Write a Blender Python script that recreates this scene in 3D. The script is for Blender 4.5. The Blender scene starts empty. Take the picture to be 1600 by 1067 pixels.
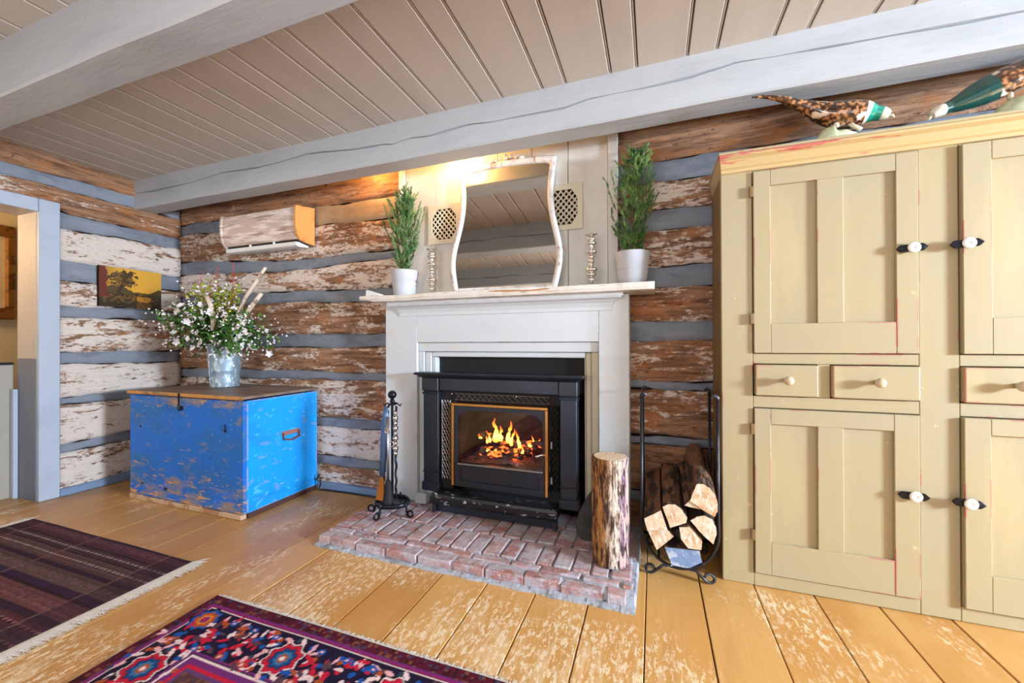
import bpy, bmesh, math, random
import numpy as np
from mathutils import Vector, Matrix, noise
random.seed(7); np.random.seed(7)
PI = math.pi
SC = bpy.context.scene
COL = SC.collection

# ------------------------------------------------------------------ camera, light, exposure
cam_d = bpy.data.cameras.new('camera'); cam = bpy.data.objects.new('camera', cam_d); COL.objects.link(cam)
SC.camera = cam
cam_d.sensor_width = 36; cam_d.lens = 619.5/1600*36; cam_d.clip_start = 0.02
def cam_matrix(yaw, p, r):
    cy, sy, cp, sp, cr, sr = math.cos(yaw), math.sin(yaw), math.cos(p), math.sin(p), math.cos(r), math.sin(r)
    f = Vector((sy*cp, cy*cp, sp)); rt = Vector((cy, -sy, 0)); up = rt.cross(f)
    rt2 = cr*rt + sr*up; up2 = -sr*rt + cr*up
    return Matrix((rt2, up2, -f)).transposed().to_4x4()
cam.matrix_world = Matrix.Translation((0, 0, 1.1)) @ cam_matrix(-0.3427, 0.0038, -0.0033)

def lin(v):
    v = v/255.0
    return v/12.92 if v <= 0.04045 else ((v+0.055)/1.055)**2.4
def c(r, g, b): return (lin(r), lin(g), lin(b), 1.0)

SC.view_settings.view_transform = 'Standard'; SC.view_settings.look = 'None'
SC.view_settings.gamma = 1.0; SC.view_settings.exposure = -0.12; SC.view_settings.use_curve_mapping = False
W = bpy.data.worlds.new('world'); SC.world = W; W.use_nodes = True
W.node_tree.nodes['Background'].inputs[0].default_value = (0.62, 0.78, 1.0, 1)
W.node_tree.nodes['Background'].inputs[1].default_value = 2.0

def area(name, loc, target, sx, sy, power, col):
    d = bpy.data.lights.new(name, 'AREA'); d.shape = 'RECTANGLE'; d.size = sx; d.size_y = sy
    d.energy = power; d.color = col
    o = bpy.data.objects.new(name, d); COL.objects.link(o); o.location = loc
    o.rotation_euler = (Vector(target)-Vector(loc)).to_track_quat('-Z', 'Z').to_euler()
    return o
# daylight arriving through the windows of the room (the last one is an added fill)
area('window_light_right', (5.54, 0.28, 1.60), (0, 1.5, 1.0), .5, .75, 860, (0.72, 0.85, 1.0))
area('window_fill_front', (-1.9, -3.42, 1.45), (-1.6, 0, 1.4), 1.5, 1.4, 58, (1.0, 0.97, 0.95))
area('window_fill_front', (1.5, -3.42, 1.45), (1.2, 0, 1.4), 1.6, 1.4, 16, (1.0, 0.97, 0.93))  # added fill to even out the room, with an unseen window made for it
# added upward fill behind the camera to brighten the ceiling
area('ceiling_fill', (0.15, -0.75, 1.55), (0.1, -0.55, 2.45), .5, .5, 42, (1.0, 0.97, 0.94))

# ------------------------------------------------------------------ helpers
def wloc(o):
    v = Vector((0, 0, 0))
    while o is not None: v += o.location; o = o.parent
    return v
def link(o, parent=None):
    COL.objects.link(o)
    if parent is not None: o.parent = parent
    return o
def obj(name, bm, mat, parent=None, bevel=0, smooth=False, seg=1, **props):
    me = bpy.data.meshes.new(name)
    bmesh.ops.recalc_face_normals(bm, faces=bm.faces[:])
    bm.to_mesh(me); bm.free()
    if parent is not None: me.transform(Matrix.Translation(-wloc(parent)))
    o = bpy.data.objects.new(name, me); link(o, parent)
    if mat is not None: me.materials.append(mat)
    if smooth: me.polygons.foreach_set('use_smooth', [True]*len(me.polygons))
    if bevel:
        m = o.modifiers.new('bevel', 'BEVEL'); m.width = bevel; m.segments = seg; m.limit_method = 'ANGLE'; m.angle_limit = 0.7
    for k, v in props.items(): o[k] = v
    return o
def thing(name, label, cat, loc=(0, 0, 0), group=None):
    o = bpy.data.objects.new(name, None); link(o); o.location = loc; o.empty_display_size = .05
    o['label'] = label; o['category'] = cat
    if group: o['group'] = group
    return o
def tag(o, label, cat, group=None):
    o['label'] = label; o['category'] = cat
    if group: o['group'] = group
    return o
def setting(name, loc=(0, 0, 0)):
    o = bpy.data.objects.new(name, None); link(o); o.location = loc; o['kind'] = 'structure'; return o
def B(): return bmesh.new()
def box(bm, x0, x1, y0, y1, z0, z1):
    v = [bm.verts.new(p) for p in ((x0, y0, z0), (x1, y0, z0), (x1, y1, z0), (x0, y1, z0), (x0, y0, z1), (x1, y0, z1), (x1, y1, z1), (x0, y1, z1))]
    for f in ((3, 2, 1, 0), (4, 5, 6, 7), (0, 1, 5, 4), (1, 2, 6, 5), (2, 3, 7, 6), (3, 0, 4, 7)): bm.faces.new([v[i] for i in f])
    return bm
def bx(*a): return box(B(), *a)
def prism(bm, poly, axis, d0, d1):
    """poly: 2D points in the two axes other than axis"""
    def P(p, d):
        return {'x': (d, p[0], p[1]), 'y': (p[0], d, p[1]), 'z': (p[0], p[1], d)}[axis]
    a = [bm.verts.new(P(p, d0)) for p in poly]; b = [bm.verts.new(P(p, d1)) for p in poly]
    bm.faces.new(a[::-1]); bm.faces.new(b)
    n = len(poly)
    for i in range(n): bm.faces.new([a[i], a[(i+1) % n], b[(i+1) % n], b[i]])
    return bm
def lathe(bm, prof, cx, cy, seg=24, cap=True, sx=1, sy=1):
    rings = []
    for r, z in prof:
        rings.append([bm.verts.new((cx+r*sx*math.cos(2*PI*k/seg), cy+r*sy*math.sin(2*PI*k/seg), z)) for k in range(seg)])
    for a, b in zip(rings, rings[1:]):
        for k in range(seg): bm.faces.new([a[k], a[(k+1) % seg], b[(k+1) % seg], b[k]])
    if cap:
        bm.faces.new(rings[0][::-1]); bm.faces.new(rings[-1])
    return bm
def tube(bm, pts, rad, seg=8, flat=1.0):
    pts = [Vector(p) for p in pts]
    if not isinstance(rad, (list, tuple)): rad = [rad]*len(pts)
    rings = []; up = None
    for i, p in enumerate(pts):
        t = (pts[min(i+1, len(pts)-1)]-pts[max(i-1, 0)]).normalized()
        if up is None:
            up = Vector((0, 0, 1)) if abs(t.z) < .9 else Vector((0, 1, 0))
        u = (up-t*up.dot(t)).normalized(); w = t.cross(u); up = u
        rings.append([bm.verts.new(p+rad[i]*(u*math.cos(2*PI*k/seg)*flat+w*math.sin(2*PI*k/seg))) for k in range(seg)])
    for a, b in zip(rings, rings[1:]):
        for k in range(seg): bm.faces.new([a[k], a[(k+1) % seg], b[(k+1) % seg], b[k]])
    bm.faces.new(rings[0][::-1]); bm.faces.new(rings[-1])
    return bm
def ball(bm, p, r, sx=1, sy=1, sz=1, sub=2):
    m = Matrix.Translation(p) @ Matrix.Diagonal((r*sx, r*sy, r*sz, 1))
    bmesh.ops.create_icosphere(bm, subdivisions=sub, radius=1, matrix=m); return bm
def moulding(bm, x0, x1, yf, prof, yb, kx=1.0):
    """prof (offset, z) bottom to top: a moulding mitred round the left and right ends back to yb"""
    rings = [[bm.verts.new(p) for p in ((x0-o*kx, yb, z), (x0-o*kx, yf-o, z), (x1+o*kx, yf-o, z), (x1+o*kx, yb, z))] for o, z in prof]
    for a, b in zip(rings, rings[1:]):
        for k in range(4): bm.faces.new([a[k], a[(k+1) % 4], b[(k+1) % 4], b[k]])
    bm.faces.new(rings[0][::-1]); bm.faces.new(rings[-1]); return bm
def nz(x, y=0, z=0): return noise.noise(Vector((x, y, z)))
def grid_colour(name, P, Cc, mat, parent=None, faces_keep=None):
    """P (ny,nx,3) points, Cc (ny,nx,3) linear colours"""
    ny, nx = P.shape[:2]
    me = bpy.data.meshes.new(name)
    idx = np.arange(ny*nx).reshape(ny, nx)
    q = np.stack([idx[:-1, :-1], idx[:-1, 1:], idx[1:, 1:], idx[1:, :-1]], -1).reshape(-1, 4)
    Pl = P.reshape(-1, 3).copy()
    if parent is not None: Pl -= np.array(wloc(parent))
    me.vertices.add(len(Pl)); me.vertices.foreach_set('co', Pl.ravel())
    me.loops.add(q.size); me.loops.foreach_set('vertex_index', q.ravel())
    me.polygons.add(len(q)); me.polygons.foreach_set('loop_start', np.arange(len(q))*4)
    me.polygons.foreach_set('loop_total', np.full(len(q), 4))
    me.update(calc_edges=True); me.validate()
    at = me.color_attributes.new('Col', 'FLOAT_COLOR', 'POINT')
    at.data.foreach_set('color', np.concatenate([Cc.reshape(-1, 3), np.ones((ny*nx, 1))], 1).ravel())
    me.polygons.foreach_set('use_smooth', [True]*len(q))
    me.materials.append(mat)
    o = bpy.data.objects.new(name, me); link(o, parent); return o

# ------------------------------------------------------------------ materials
class NT:
    def __init__(s, name):
        s.m = bpy.data.materials.new(name); s.m.use_nodes = True; s.t = s.m.node_tree
        s.b = s.t.nodes['Principled BSDF']; s.out = s.t.nodes['Material Output']
    def n(s, ty, **k):
        n = s.t.nodes.new(ty)
        for a, v in k.items(): setattr(n, a, v)
        return n
    def l(s, a, b): s.t.links.new(a, b)
    def coords(s, scale, off=0.0, rnd=True, space='Object'):
        tc = s.n('ShaderNodeTexCoord'); mp = s.n('ShaderNodeMapping'); mp.inputs['Scale'].default_value = scale
        mp.inputs['Location'].default_value = (off, off*1.7, off*.6)
        s.l(tc.outputs[space], mp.inputs[0])
        if not rnd: return mp.outputs[0]
        oi = s.n('ShaderNodeObjectInfo'); ad = s.n('ShaderNodeVectorMath', operation='ADD'); mu = s.n('ShaderNodeMath', operation='MULTIPLY'); mu.inputs[1].default_value = 37.0
        s.l(oi.outputs['Random'], mu.inputs[0]); s.l(mp.outputs[0], ad.inputs[0]); s.l(mu.outputs[0], ad.inputs[1])
        return ad.outputs[0]
    def noise(s, scale, off=0.0, detail=5, rnd=True, rough=.6, dist=0.0):
        t = s.n('ShaderNodeTexNoise'); t.inputs['Scale'].default_value = 1; t.inputs['Detail'].default_value = detail
        t.inputs['Roughness'].default_value = rough; t.inputs['Distortion'].default_value = dist
        s.l(s.coords(scale, off, rnd), t.inputs['Vector']); return t.outputs[0]
    def step(s, v, lo, hi, amount=1.0):
        r = s.n('ShaderNodeMapRange'); r.inputs[1].default_value = lo; r.inputs[2].default_value = hi; r.inputs[4].default_value = amount
        r.interpolation_type = 'SMOOTHSTEP' if hi > lo else 'LINEAR'
        s.l(v, r.inputs[0]); return r.outputs[0]
    def mix(s, f, a, b):
        m = s.n('ShaderNodeMix', data_type='RGBA')
        if isinstance(f, float): m.inputs[0].default_value = f
        else: s.l(f, m.inputs[0])
        for i, q in ((6, a), (7, b)):
            if isinstance(q, tuple): m.inputs[i].default_value = q
            else: s.l(q, m.inputs[i])
        return m.outputs[2]
    def math(s, op, a, b):
        m = s.n('ShaderNodeMath', operation=op)
        for i, q in ((0, a), (1, b)):
            if isinstance(q, (int, float)): m.inputs[i].default_value = q
            else: s.l(q, m.inputs[i])
        return m.outputs[0]
    def bump(s, h, strength, dist=0.01):
        b = s.n('ShaderNodeBump'); b.inputs['Strength'].default_value = strength; b.inputs['Distance'].default_value = dist
        s.l(h, b.inputs['Height']); s.l(b.outputs[0], s.b.inputs['Normal'])
    def edge(s, r=.006):
        bv = s.n('ShaderNodeBevel', samples=4); bv.inputs['Radius'].default_value = r
        g = s.n('ShaderNodeNewGeometry'); d = s.n('ShaderNodeVectorMath', operation='DOT_PRODUCT')
        s.l(bv.outputs[0], d.inputs[0]); s.l(g.outputs['Normal'], d.inputs[1])
        return s.math('SUBTRACT', 1.0, d.outputs['Value'])

def layered(name, base, layers=(), rough=.6, metal=0.0, bump=None, edge=None, rnd=True, spec=.5, coat=0.0):
    """layers: (colour, scale xyz, lo, hi, amount); edge: (colour, radius, noise scale, lo, hi)"""
    s = NT(name); col = base
    for i, L in enumerate(layers):
        colr, sc, lo, hi, am = L
        col = s.mix(s.step(s.noise(sc, off=3.1*(i+1), rnd=rnd, dist=.3), lo, hi, am), col, colr)
    if edge:
        e = s.edge(edge[1]); nn = s.step(s.noise(edge[2], off=9.0, rnd=rnd), edge[3], edge[4])
        f = s.math('MULTIPLY', s.step(e, .01, .08), nn); col = s.mix(f, col, edge[0])
    if isinstance(col, tuple): s.b.inputs['Base Color'].default_value = col
    else: s.l(col, s.b.inputs['Base Color'])
    s.b.inputs['Roughness'].default_value = rough; s.b.inputs['Metallic'].default_value = metal
    s.b.inputs['Specular IOR Level'].default_value = spec
    s.b.inputs['Coat Weight'].default_value = coat; s.b.inputs['Coat Roughness'].default_value = .15
    if bump: s.bump(s.noise(bump[0], off=5.0, rnd=rnd), bump[1], bump[2] if len(bump) > 2 else .01)
    return s.m

def log_material():
    s = NT('hewn_log')
    grain = s.noise((3, 3, 34), off=1, detail=8, rough=.7, dist=.5)
    blotch = s.noise((4.5, 4.5, 11), off=7, detail=6, rough=.62, dist=.6)
    fine = s.noise((20, 20, 62), off=4, detail=7, rough=.75, dist=.4)
    col = s.mix(s.step(grain, .34, .64), c(110, 76, 54), c(184, 140, 106))
    col = s.mix(s.step(blotch, .50, .66, .75), col, c(186, 122, 72))
    col = s.mix(s.step(fine, .56, .66, .55), col, c(92, 56, 40))
    at = s.n('ShaderNodeAttribute', attribute_type='OBJECT', attribute_name='wash')
    wash = s.math('ADD', s.math('ADD', s.math('MULTIPLY', s.noise((4, 4, 13), off=17, detail=6, rough=.65, dist=.8), .5), s.math('MULTIPLY', s.noise((26, 26, 70), off=24, detail=6, rough=.75), .38)), s.math('MULTIPLY', grain, .15))
    wash = s.math('ADD', wash, s.math('MULTIPLY', at.outputs['Fac'], .26))
    col = s.mix(s.step(wash, .555, .615, .94), col, c(238, 226, 216))
    big = s.noise((5, 5, 17), off=41, detail=7, rough=.72, dist=.9)
    col = s.mix(s.step(big, .575, .63, .9), col, s.mix(s.step(fine, .45, .6), c(150, 92, 56), c(84, 52, 38)))
    pits = s.noise((13, 13, 34), off=12, detail=5, rough=.65)
    col = s.mix(s.step(pits, .62, .70, .9), col, c(70, 42, 30))
    s.l(col, s.b.inputs['Base Color']); s.b.inputs['Roughness'].default_value = .8
    s.bump(s.math('ADD', grain, s.math('SUBTRACT', fine, pits)), .9, .014)
    return s.m

def floor_material():
    s = NT('ochre_plank')
    oi = s.n('ShaderNodeObjectInfo')
    col = s.mix(oi.outputs['Random'], c(188, 134, 68), c(204, 152, 84))
    soft = s.noise((2.5, 1.0, 1), off=2, detail=4)
    col = s.mix(s.step(soft, .4, .65, .5), col, c(216, 172, 108))
    g = s.noise((42, 3.0, 1), off=8, detail=6, rough=.65, dist=.5)
    patch = s.noise((2.6, 1.6, 1), off=15, detail=5, rough=.6, rnd=False)
    tc = s.n('ShaderNodeTexCoord'); sp = s.n('ShaderNodeSeparateXYZ'); s.l(tc.outputs['Object'], sp.inputs[0])
    right = s.math('MULTIPLY', s.step(sp.outputs[0], .0, .4), s.step(sp.outputs[1], 1.15, 1.6))
    dim_corner = s.math('MULTIPLY', s.math('SUBTRACT', 1.0, s.step(sp.outputs[0], -2.6, -1.3)), s.step(sp.outputs[1], 1.0, 1.5))  # far left corner: less wear, plus its shade painted as browner planks
    patch = s.math('SUBTRACT', patch, s.math('ADD', s.math('MULTIPLY', dim_corner, .14), s.math('MULTIPLY', right, .12)))
    col = s.mix(s.math('MULTIPLY', dim_corner, .55), col, c(164, 124, 78))
    w = s.math('ADD', s.math('MULTIPLY', g, .5), s.math('MULTIPLY', patch, .8))
    col = s.mix(s.step(w, .70, .80, .45), col, c(236, 212, 172))
    fl = s.noise((64, 26, 1), off=21, detail=5, rough=.75, dist=.25)
    col = s.mix(s.math('MULTIPLY', s.step(fl, .51, .56, .8), s.step(patch, .43, .53)), col, c(238, 220, 188))
    dk = s.noise((6, 1.2, 1), off=30, detail=3)
    col = s.mix(s.step(dk, .6, .75, .3), col, c(178, 128, 66))
    s.l(col, s.b.inputs['Base Color'])
    r = s.n('ShaderNodeMapRange'); r.inputs[3].default_value = .28; r.inputs[4].default_value = .48; s.l(w, r.inputs[0]); s.l(r.outputs[0], s.b.inputs['Roughness'])
    s.bump(g, .25, .004); return s.m

def colour_attr(name, rough, spec=.3, bump=None, coat=0.0):
    s = NT(name); a = s.n('ShaderNodeVertexColor', layer_name='Col'); s.l(a.outputs[0], s.b.inputs['Base Color'])
    s.b.inputs['Roughness'].default_value = rough; s.b.inputs['Specular IOR Level'].default_value = spec
    s.b.inputs['Coat Weight'].default_value = coat; s.b.inputs['Coat Roughness'].default_value = .05
    if bump: s.bump(s.noise(bump[0], rnd=False), bump[1], bump[2])
    return s.m

def emit(name, col, strength):
    s = NT(name); s.b.inputs['Base Color'].default_value = (0, 0, 0, 1)
    s.b.inputs['Emission Color'].default_value = col; s.b.inputs['Emission Strength'].default_value = strength; return s.m

M_log = log_material(); M_floor = floor_material()
M_chink = layered('grey_mortar', c(126, 134, 146), [(c(102, 108, 118), (5, 5, 9), .45, .65, .7), (c(138, 148, 160), (3, 3, 14), .52, .7, .6)], rough=.9, bump=((18, 18, 30), .5))
M_chink_tan = layered('warmlit_tan_mortar', c(176, 150, 118), [(c(150, 122, 92), (5, 5, 9), .45, .65, .6)], rough=.9, bump=((18, 18, 30), .5))  # warm light on this stretch of mortar is painted in as tan
M_crack = layered('dark_gap', c(38, 30, 26), rough=1, spec=.1)
M_beam = layered('grey_beam_paint', c(178, 184, 190), [(c(162, 168, 176), (1.5, 4, 6), .45, .7, .7), (c(196, 198, 200), (2, 9, 14), .64, .74, .5)], rough=.55, bump=((3, 14, 22), .45))
M_ceil = layered('taupe_board_paint', c(192, 184, 174), [(c(180, 172, 163), (3, .6, 3), .45, .65, .6)], rough=.62, bump=((12, 1, 8), .12))
M_plaster = layered('cream_plaster', c(205, 198, 186), [(c(190, 182, 170), (1, 1, 1), .4, .7, .5)], rough=.8)
M_trim = layered('grey_blue_trim', c(170, 180, 196), [(c(150, 160, 178), (3, 3, 3), .5, .7, .5)], rough=.45)
M_base = layered('blue_baseboard', c(112, 134, 164), [(c(150, 172, 200), (5, 5, 12), .5, .7, .7)], rough=.5)
M_white = layered('mantel_white', c(202, 208, 212), [(c(188, 195, 198), (2, 2, 5), .45, .7, .5), (c(204, 200, 184), (4, 4, 9), .58, .7, .6)], rough=.5, edge=(c(150, 128, 96), .004, (9, 9, 12), .52, .62), bump=((5, 5, 20), .12))
M_cream = layered('casing_cream', c(192, 184, 160), [(c(176, 168, 144), (6, 6, 3), .45, .7, .6)], rough=.5, bump=((20, 20, 3), .15))
M_shelf = layered('shelf_worn_white', c(222, 218, 208), [(c(176, 122, 72), (3.5, 8, 40), .60, .66, .9), (c(150, 150, 120), (5, 8, 50), .62, .68, .7)], rough=.5, rnd=False, edge=(c(168, 120, 76), .006, (6, 6, 20), .5, .58))
M_panel = layered('panel_white', c(212, 210, 204), [(c(184, 182, 176), (3, 3, 1.2), .45, .7, .6)], rough=.6, bump=((10, 10, 2), .12))
M_iron = layered('black_iron', c(30, 36, 48), [(c(44, 54, 72), (3, 3, 3), .5, .75, .6)], rough=.38, metal=.3, spec=.6)
M_matte = layered('soot_black', c(12, 11, 13), rough=.75)
M_rock = layered('firebrick', c(62, 48, 40), [(c(96, 84, 76), (6, 6, 6), .5, .7, .7)], rough=.9)
M_ash = layered('ash', c(140, 128, 124), [(c(196, 188, 184), (18, 18, 18), .5, .62, .8), (c(60, 50, 50), (12, 12, 12), .58, .7, .8)], rough=.95, bump=((30, 30, 30), .8))
M_ledge = layered('ashy_iron', c(22, 23, 28), [(c(196, 200, 210), (22, 60, 60), .60, .66, .9)], rough=.4, metal=.2)
M_brass = layered('aged_brass', c(214, 160, 92), [(c(120, 80, 40), (12, 12, 12), .6, .72, .8)], rough=.28, metal=1)
M_chrome = layered('silvered', c(225, 222, 218), rough=.09, metal=1)
M_steel = layered('steel', c(168, 172, 180), rough=.3, metal=1)
M_wrought = layered('wrought_iron', c(34, 36, 42), [(c(90, 98, 112), (25, 25, 25), .58, .7, .6)], rough=.3, metal=.7)
M_blue = layered('worn_blue_paint', c(14, 112, 204), [(c(30, 92, 168), (2, 2, 5), .46, .64, .8), (c(128, 126, 138), (7, 7, 13), .54, .64, .8), (c(150, 120, 104), (16, 16, 40), .585, .63, .85), (c(206, 146, 74), (7, 7, 24), .61, .65, .95), (c(176, 190, 204), (24, 24, 50), .66, .69, .8)], rough=.42, rnd=False, edge=(c(200, 152, 96), .008, (12, 12, 12), .42, .5), bump=((8, 8, 40), .2))
def chest_front():
    s = NT('worn_blue_front'); tc = s.n('ShaderNodeTexCoord'); sp = s.n('ShaderNodeSeparateXYZ'); s.l(tc.outputs['Object'], sp.inputs[0])
    low = s.step(sp.outputs[2], .36, .0, .14); hi_ = s.step(sp.outputs[2], .62, .745, .10); wear = s.math('ADD', low, hi_)
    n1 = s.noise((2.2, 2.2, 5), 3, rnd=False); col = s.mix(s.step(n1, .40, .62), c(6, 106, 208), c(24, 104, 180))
    n2 = s.math('ADD', s.noise((6, 6, 14), 7, detail=7, rough=.68, rnd=False, dist=.4), wear)
    col = s.mix(s.step(n2, .555, .66, .8), col, c(120, 122, 138)); col = s.mix(s.step(n2, .66, .74, .85), col, c(160, 130, 108))
    n3 = s.math('ADD', s.noise((9, 9, 30), 11, detail=7, rough=.7, rnd=False), s.math('MULTIPLY', wear, .8))
    col = s.mix(s.step(n3, .635, .675, .95), col, c(208, 150, 78)); n4 = s.noise((30, 30, 70), 17, detail=5, rnd=False)
    col = s.mix(s.step(n4, .67, .70, .8), col, c(160, 184, 206)); col = s.mix(s.step(s.noise((26, 26, 50), 21, rnd=False), .68, .72, .7), col, c(20, 50, 92))
    s.l(col, s.b.inputs['Base Color']); s.b.inputs['Roughness'].default_value = .42; s.bump(n2, .25, .004); return s.m
M_bluef = chest_front()
M_blue_lit = layered('lit_blue_paint', c(10, 150, 236), [(c(10, 128, 232), (2, 2, 4), .5, .66, .7), (c(120, 150, 176), (5, 12, 22), .59, .66, .6), (c(90, 190, 240), (14, 20, 40), .62, .66, .6), (c(196, 190, 180), (9, 9, 22), .67, .7, .8)], rough=.42, rnd=False, edge=(c(200, 160, 120), .008, (12, 12, 12), .42, .5))  # brighter copy of the chest blue, with the window light painted in
M_lid = layered('lid_wood', c(132, 112, 100), [(c(98, 82, 74), (2, 9, 9), .45, .65, .8), (c(196, 134, 60), (3, 12, 12), .6, .68, .7)], rough=.5, rnd=False)
M_lidfront = layered('lid_edge_orange', c(196, 138, 66), [(c(120, 92, 74), (6, 6, 20), .5, .62, .8)], rough=.55, rnd=False)
M_strip = layered('base_strip_wood', c(192, 160, 132), [(c(150, 104, 66), (9, 9, 9), .5, .62, .8)], rough=.7, rnd=False)
M_galv = layered('galvanized', c(140, 160, 176), [(c(196, 212, 224), (26, 26, 16), .50, .58, .9), (c(96, 116, 132), (16, 16, 12), .56, .66, .7)], rough=.5, metal=.45, rnd=False)
M_pot = layered('pale_grey_pot', c(186, 190, 198), [(c(170, 176, 188), (6, 6, 20), .5, .7, .6)], rough=.6)
M_soil = layered('soil', c(48, 36, 28), rough=1, bump=((60, 60, 60), .8))
M_cab = layered('mustard_cabinet_paint', c(172, 157, 122), [(c(165, 156, 131), (1.2, 1.2, 1.6), .42, .66, .7), (c(188, 171, 130), (5, 5, 1.2), .56, .7, .4), (c(214, 190, 140), (22, 22, 30), .695, .72, .7)], rough=.42, rnd=False, edge=(c(182, 74, 88), .009, (4.5, 4.5, 3.5), .56, .6), bump=((9, 9, 2), .12))
M_cabrim = layered('cornice_paint', c(190, 165, 116), [(c(206, 188, 152), (1.5, 4, 6), .5, .62, .7), (c(190, 62, 78), (2.2, 10, 22), .6, .65, .85)], rough=.42, rnd=False)
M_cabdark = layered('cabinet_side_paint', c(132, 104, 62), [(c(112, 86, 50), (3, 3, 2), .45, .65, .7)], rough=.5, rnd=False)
M_knob = layered('white_porcelain', c(232, 226, 216), rough=.2)
M_woodknob = layered('painted_knob', c(196, 180, 152), rough=.35)
M_bark = layered('bark', c(104, 74, 50), [(c(60, 38, 26), (14, 14, 3), .45, .56, .95), (c(196, 176, 152), (10, 10, 2.5), .57, .64, .8)], rough=.9, bump=((26, 26, 5), 1.0, .03), rnd=False)
def upright_bark():
    s = NT('shaggy_bark'); ridge = s.noise((80, 80, 13), 3, detail=7, rough=.7, rnd=False, dist=.9); mid = s.noise((38, 38, 9), 9, detail=6, rnd=False); big = s.noise((9, 9, 3), 6, rnd=False)
    col = s.mix(s.step(mid, .40, .60), c(120, 72, 36), c(208, 148, 84))
    tc = s.n('ShaderNodeTexCoord'); sp = s.n('ShaderNodeSeparateXYZ'); s.l(tc.outputs['Object'], sp.inputs[0])
    side = s.math('ADD', sp.outputs[0], s.math('MULTIPLY', big, .16))
    col = s.mix(s.step(side, .070, .095, .9), col, s.mix(s.step(mid, .44, .55), c(176, 146, 122), c(236, 222, 204)))
    col = s.mix(s.step(side, .118, .13, .75), col, s.mix(s.step(mid, .46, .54), c(150, 120, 160), c(216, 176, 170)))
    fis = s.math('ADD', s.math('MULTIPLY', ridge, .6), s.math('MULTIPLY', mid, .4))
    col = s.mix(s.step(fis, .51, .45, 1.0), col, c(66, 40, 26))
    s.l(col, s.b.inputs['Base Color']); s.b.inputs['Roughness'].default_value = .85; s.bump(fis, 1.0, .03); return s.m
M_upbark = upright_bark()
M_barkd = layered('dark_bark', c(112, 76, 50), [(c(40, 28, 22), (18, 5, 18), .45, .56, .95), (c(130, 96, 66), (14, 4, 14), .58, .66, .7)], rough=.9, bump=((26, 6, 26), 1.0, .02))
M_cut = layered('split_wood_end', c(222, 198, 166), [(c(196, 146, 94), (9, 9, 9), .5, .64, .75), (c(236, 224, 210), (60, 8, 24), .50, .60, .8)], rough=.8, bump=((40, 40, 60), .5))
M_cutgrey = layered('grey_split_face', c(120, 146, 184), [(c(196, 206, 220), (20, 20, 20), .5, .6, .8)], rough=.6, bump=((30, 30, 30), .5))
M_birch = layered('birch_branch', c(206, 190, 172), [(c(120, 96, 80), (14, 14, 26), .55, .62, .8)], rough=.8)
M_leaf = layered('green_leaf', c(62, 112, 40), [(c(110, 150, 60), (9, 9, 9), .5, .62, .8), (c(36, 72, 40), (14, 14, 14), .55, .66, .8)], rough=.5, rnd=False)
M_leafy = layered('yellow_green_leaf', c(150, 168, 50), [(c(196, 170, 90), (14, 14, 14), .52, .62, .8)], rough=.5, rnd=False)
M_needle = layered('juniper_needle', c(66, 112, 60), [(c(118, 152, 84), (14, 14, 14), .46, .58, .9), (c(34, 70, 46), (14, 14, 14), .56, .66, .8)], rough=.6, rnd=False)
M_petal = layered('white_petal', c(232, 228, 232), rough=.6)
M_yell = layered('flower_yellow', c(226, 190, 40), rough=.6)
M_red = layered('red_berry', c(190, 64, 54), rough=.5)
M_stem = layered('stem', c(110, 84, 54), rough=.7)
M_acwood = layered('birch_board', c(200, 180, 172), [(c(232, 222, 218), (4, 4, 26), .48, .60, .9), (c(158, 126, 112), (4, 4, 34), .56, .64, .8)], rough=.6, rnd=False)
M_acside = layered('lamplit_board', c(206, 150, 86), [(c(176, 112, 56), (6, 6, 6), .52, .64, .7)], rough=.5, rnd=False)  # orange glow of the nearby lamp painted into the wood colour
M_plastic = layered('white_plastic', c(226, 228, 232), rough=.3)
M_gilt = layered('gilt_frame', c(168, 110, 44), [(c(96, 56, 24), (12, 12, 12), .52, .64, .8)], rough=.4, metal=.5)
M_art = layered('faded_print', c(214, 190, 150), [(c(196, 168, 124), (5, 5, 5), .45, .65, .8)], rough=.6)
M_hall = layered('hall_wall', c(232, 206, 160), rough=.8)
M_half = layered('hall_panel', c(158, 152, 140), [(c(142, 138, 130), (3, 3, 3), .45, .65, .5)], rough=.6)
M_jamb = layered('jamb_paint', c(176, 168, 166), rough=.5)
M_jambd = layered('jamb_lower_paint', c(112, 116, 130), rough=.5)
M_brick = None
def brick_material():
    s = NT('worn_brick'); oi = s.n('ShaderNodeObjectInfo')
    col = s.mix(oi.outputs['Random'], c(168, 116, 108), c(188, 158, 156))
    col = s.mix(s.step(s.noise((16, 16, 16), 2), .5, .62, .6), col, c(134, 100, 104))
    col = s.mix(s.step(s.noise((7, 14, 14), 5), .44, .58, .75), col, c(186, 182, 192))
    col = s.mix(s.step(s.noise((24, 24, 40), 15), .56, .62, .6), col, c(150, 156, 170))
    col = s.mix(s.step(s.noise((60, 60, 60), 8), .60, .66, .8), col, c(214, 210, 212))
    s.l(col, s.b.inputs['Base Color']); s.b.inputs['Roughness'].default_value = .48
    s.bump(s.noise((30, 30, 30), 4, detail=6), .9, .008); return s.m
M_brick = brick_material()
M_joint = layered('hearth_mortar', c(172, 180, 192), [(c(110, 112, 122), (8, 8, 8), .5, .66, .8)], rough=.9, bump=((30, 30, 30), .7))
M_mirror = layered('mirror_glass', c(222, 218, 208), rough=.02, metal=1)
M_mframe = layered('mirror_frame_paint', c(214, 212, 210), [(c(176, 180, 188), (14, 14, 14), .5, .62, .8), (c(170, 120, 90), (18, 18, 10), .6, .66, .8)], rough=.5, rnd=False, bump=((20, 20, 20), .4))
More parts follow.
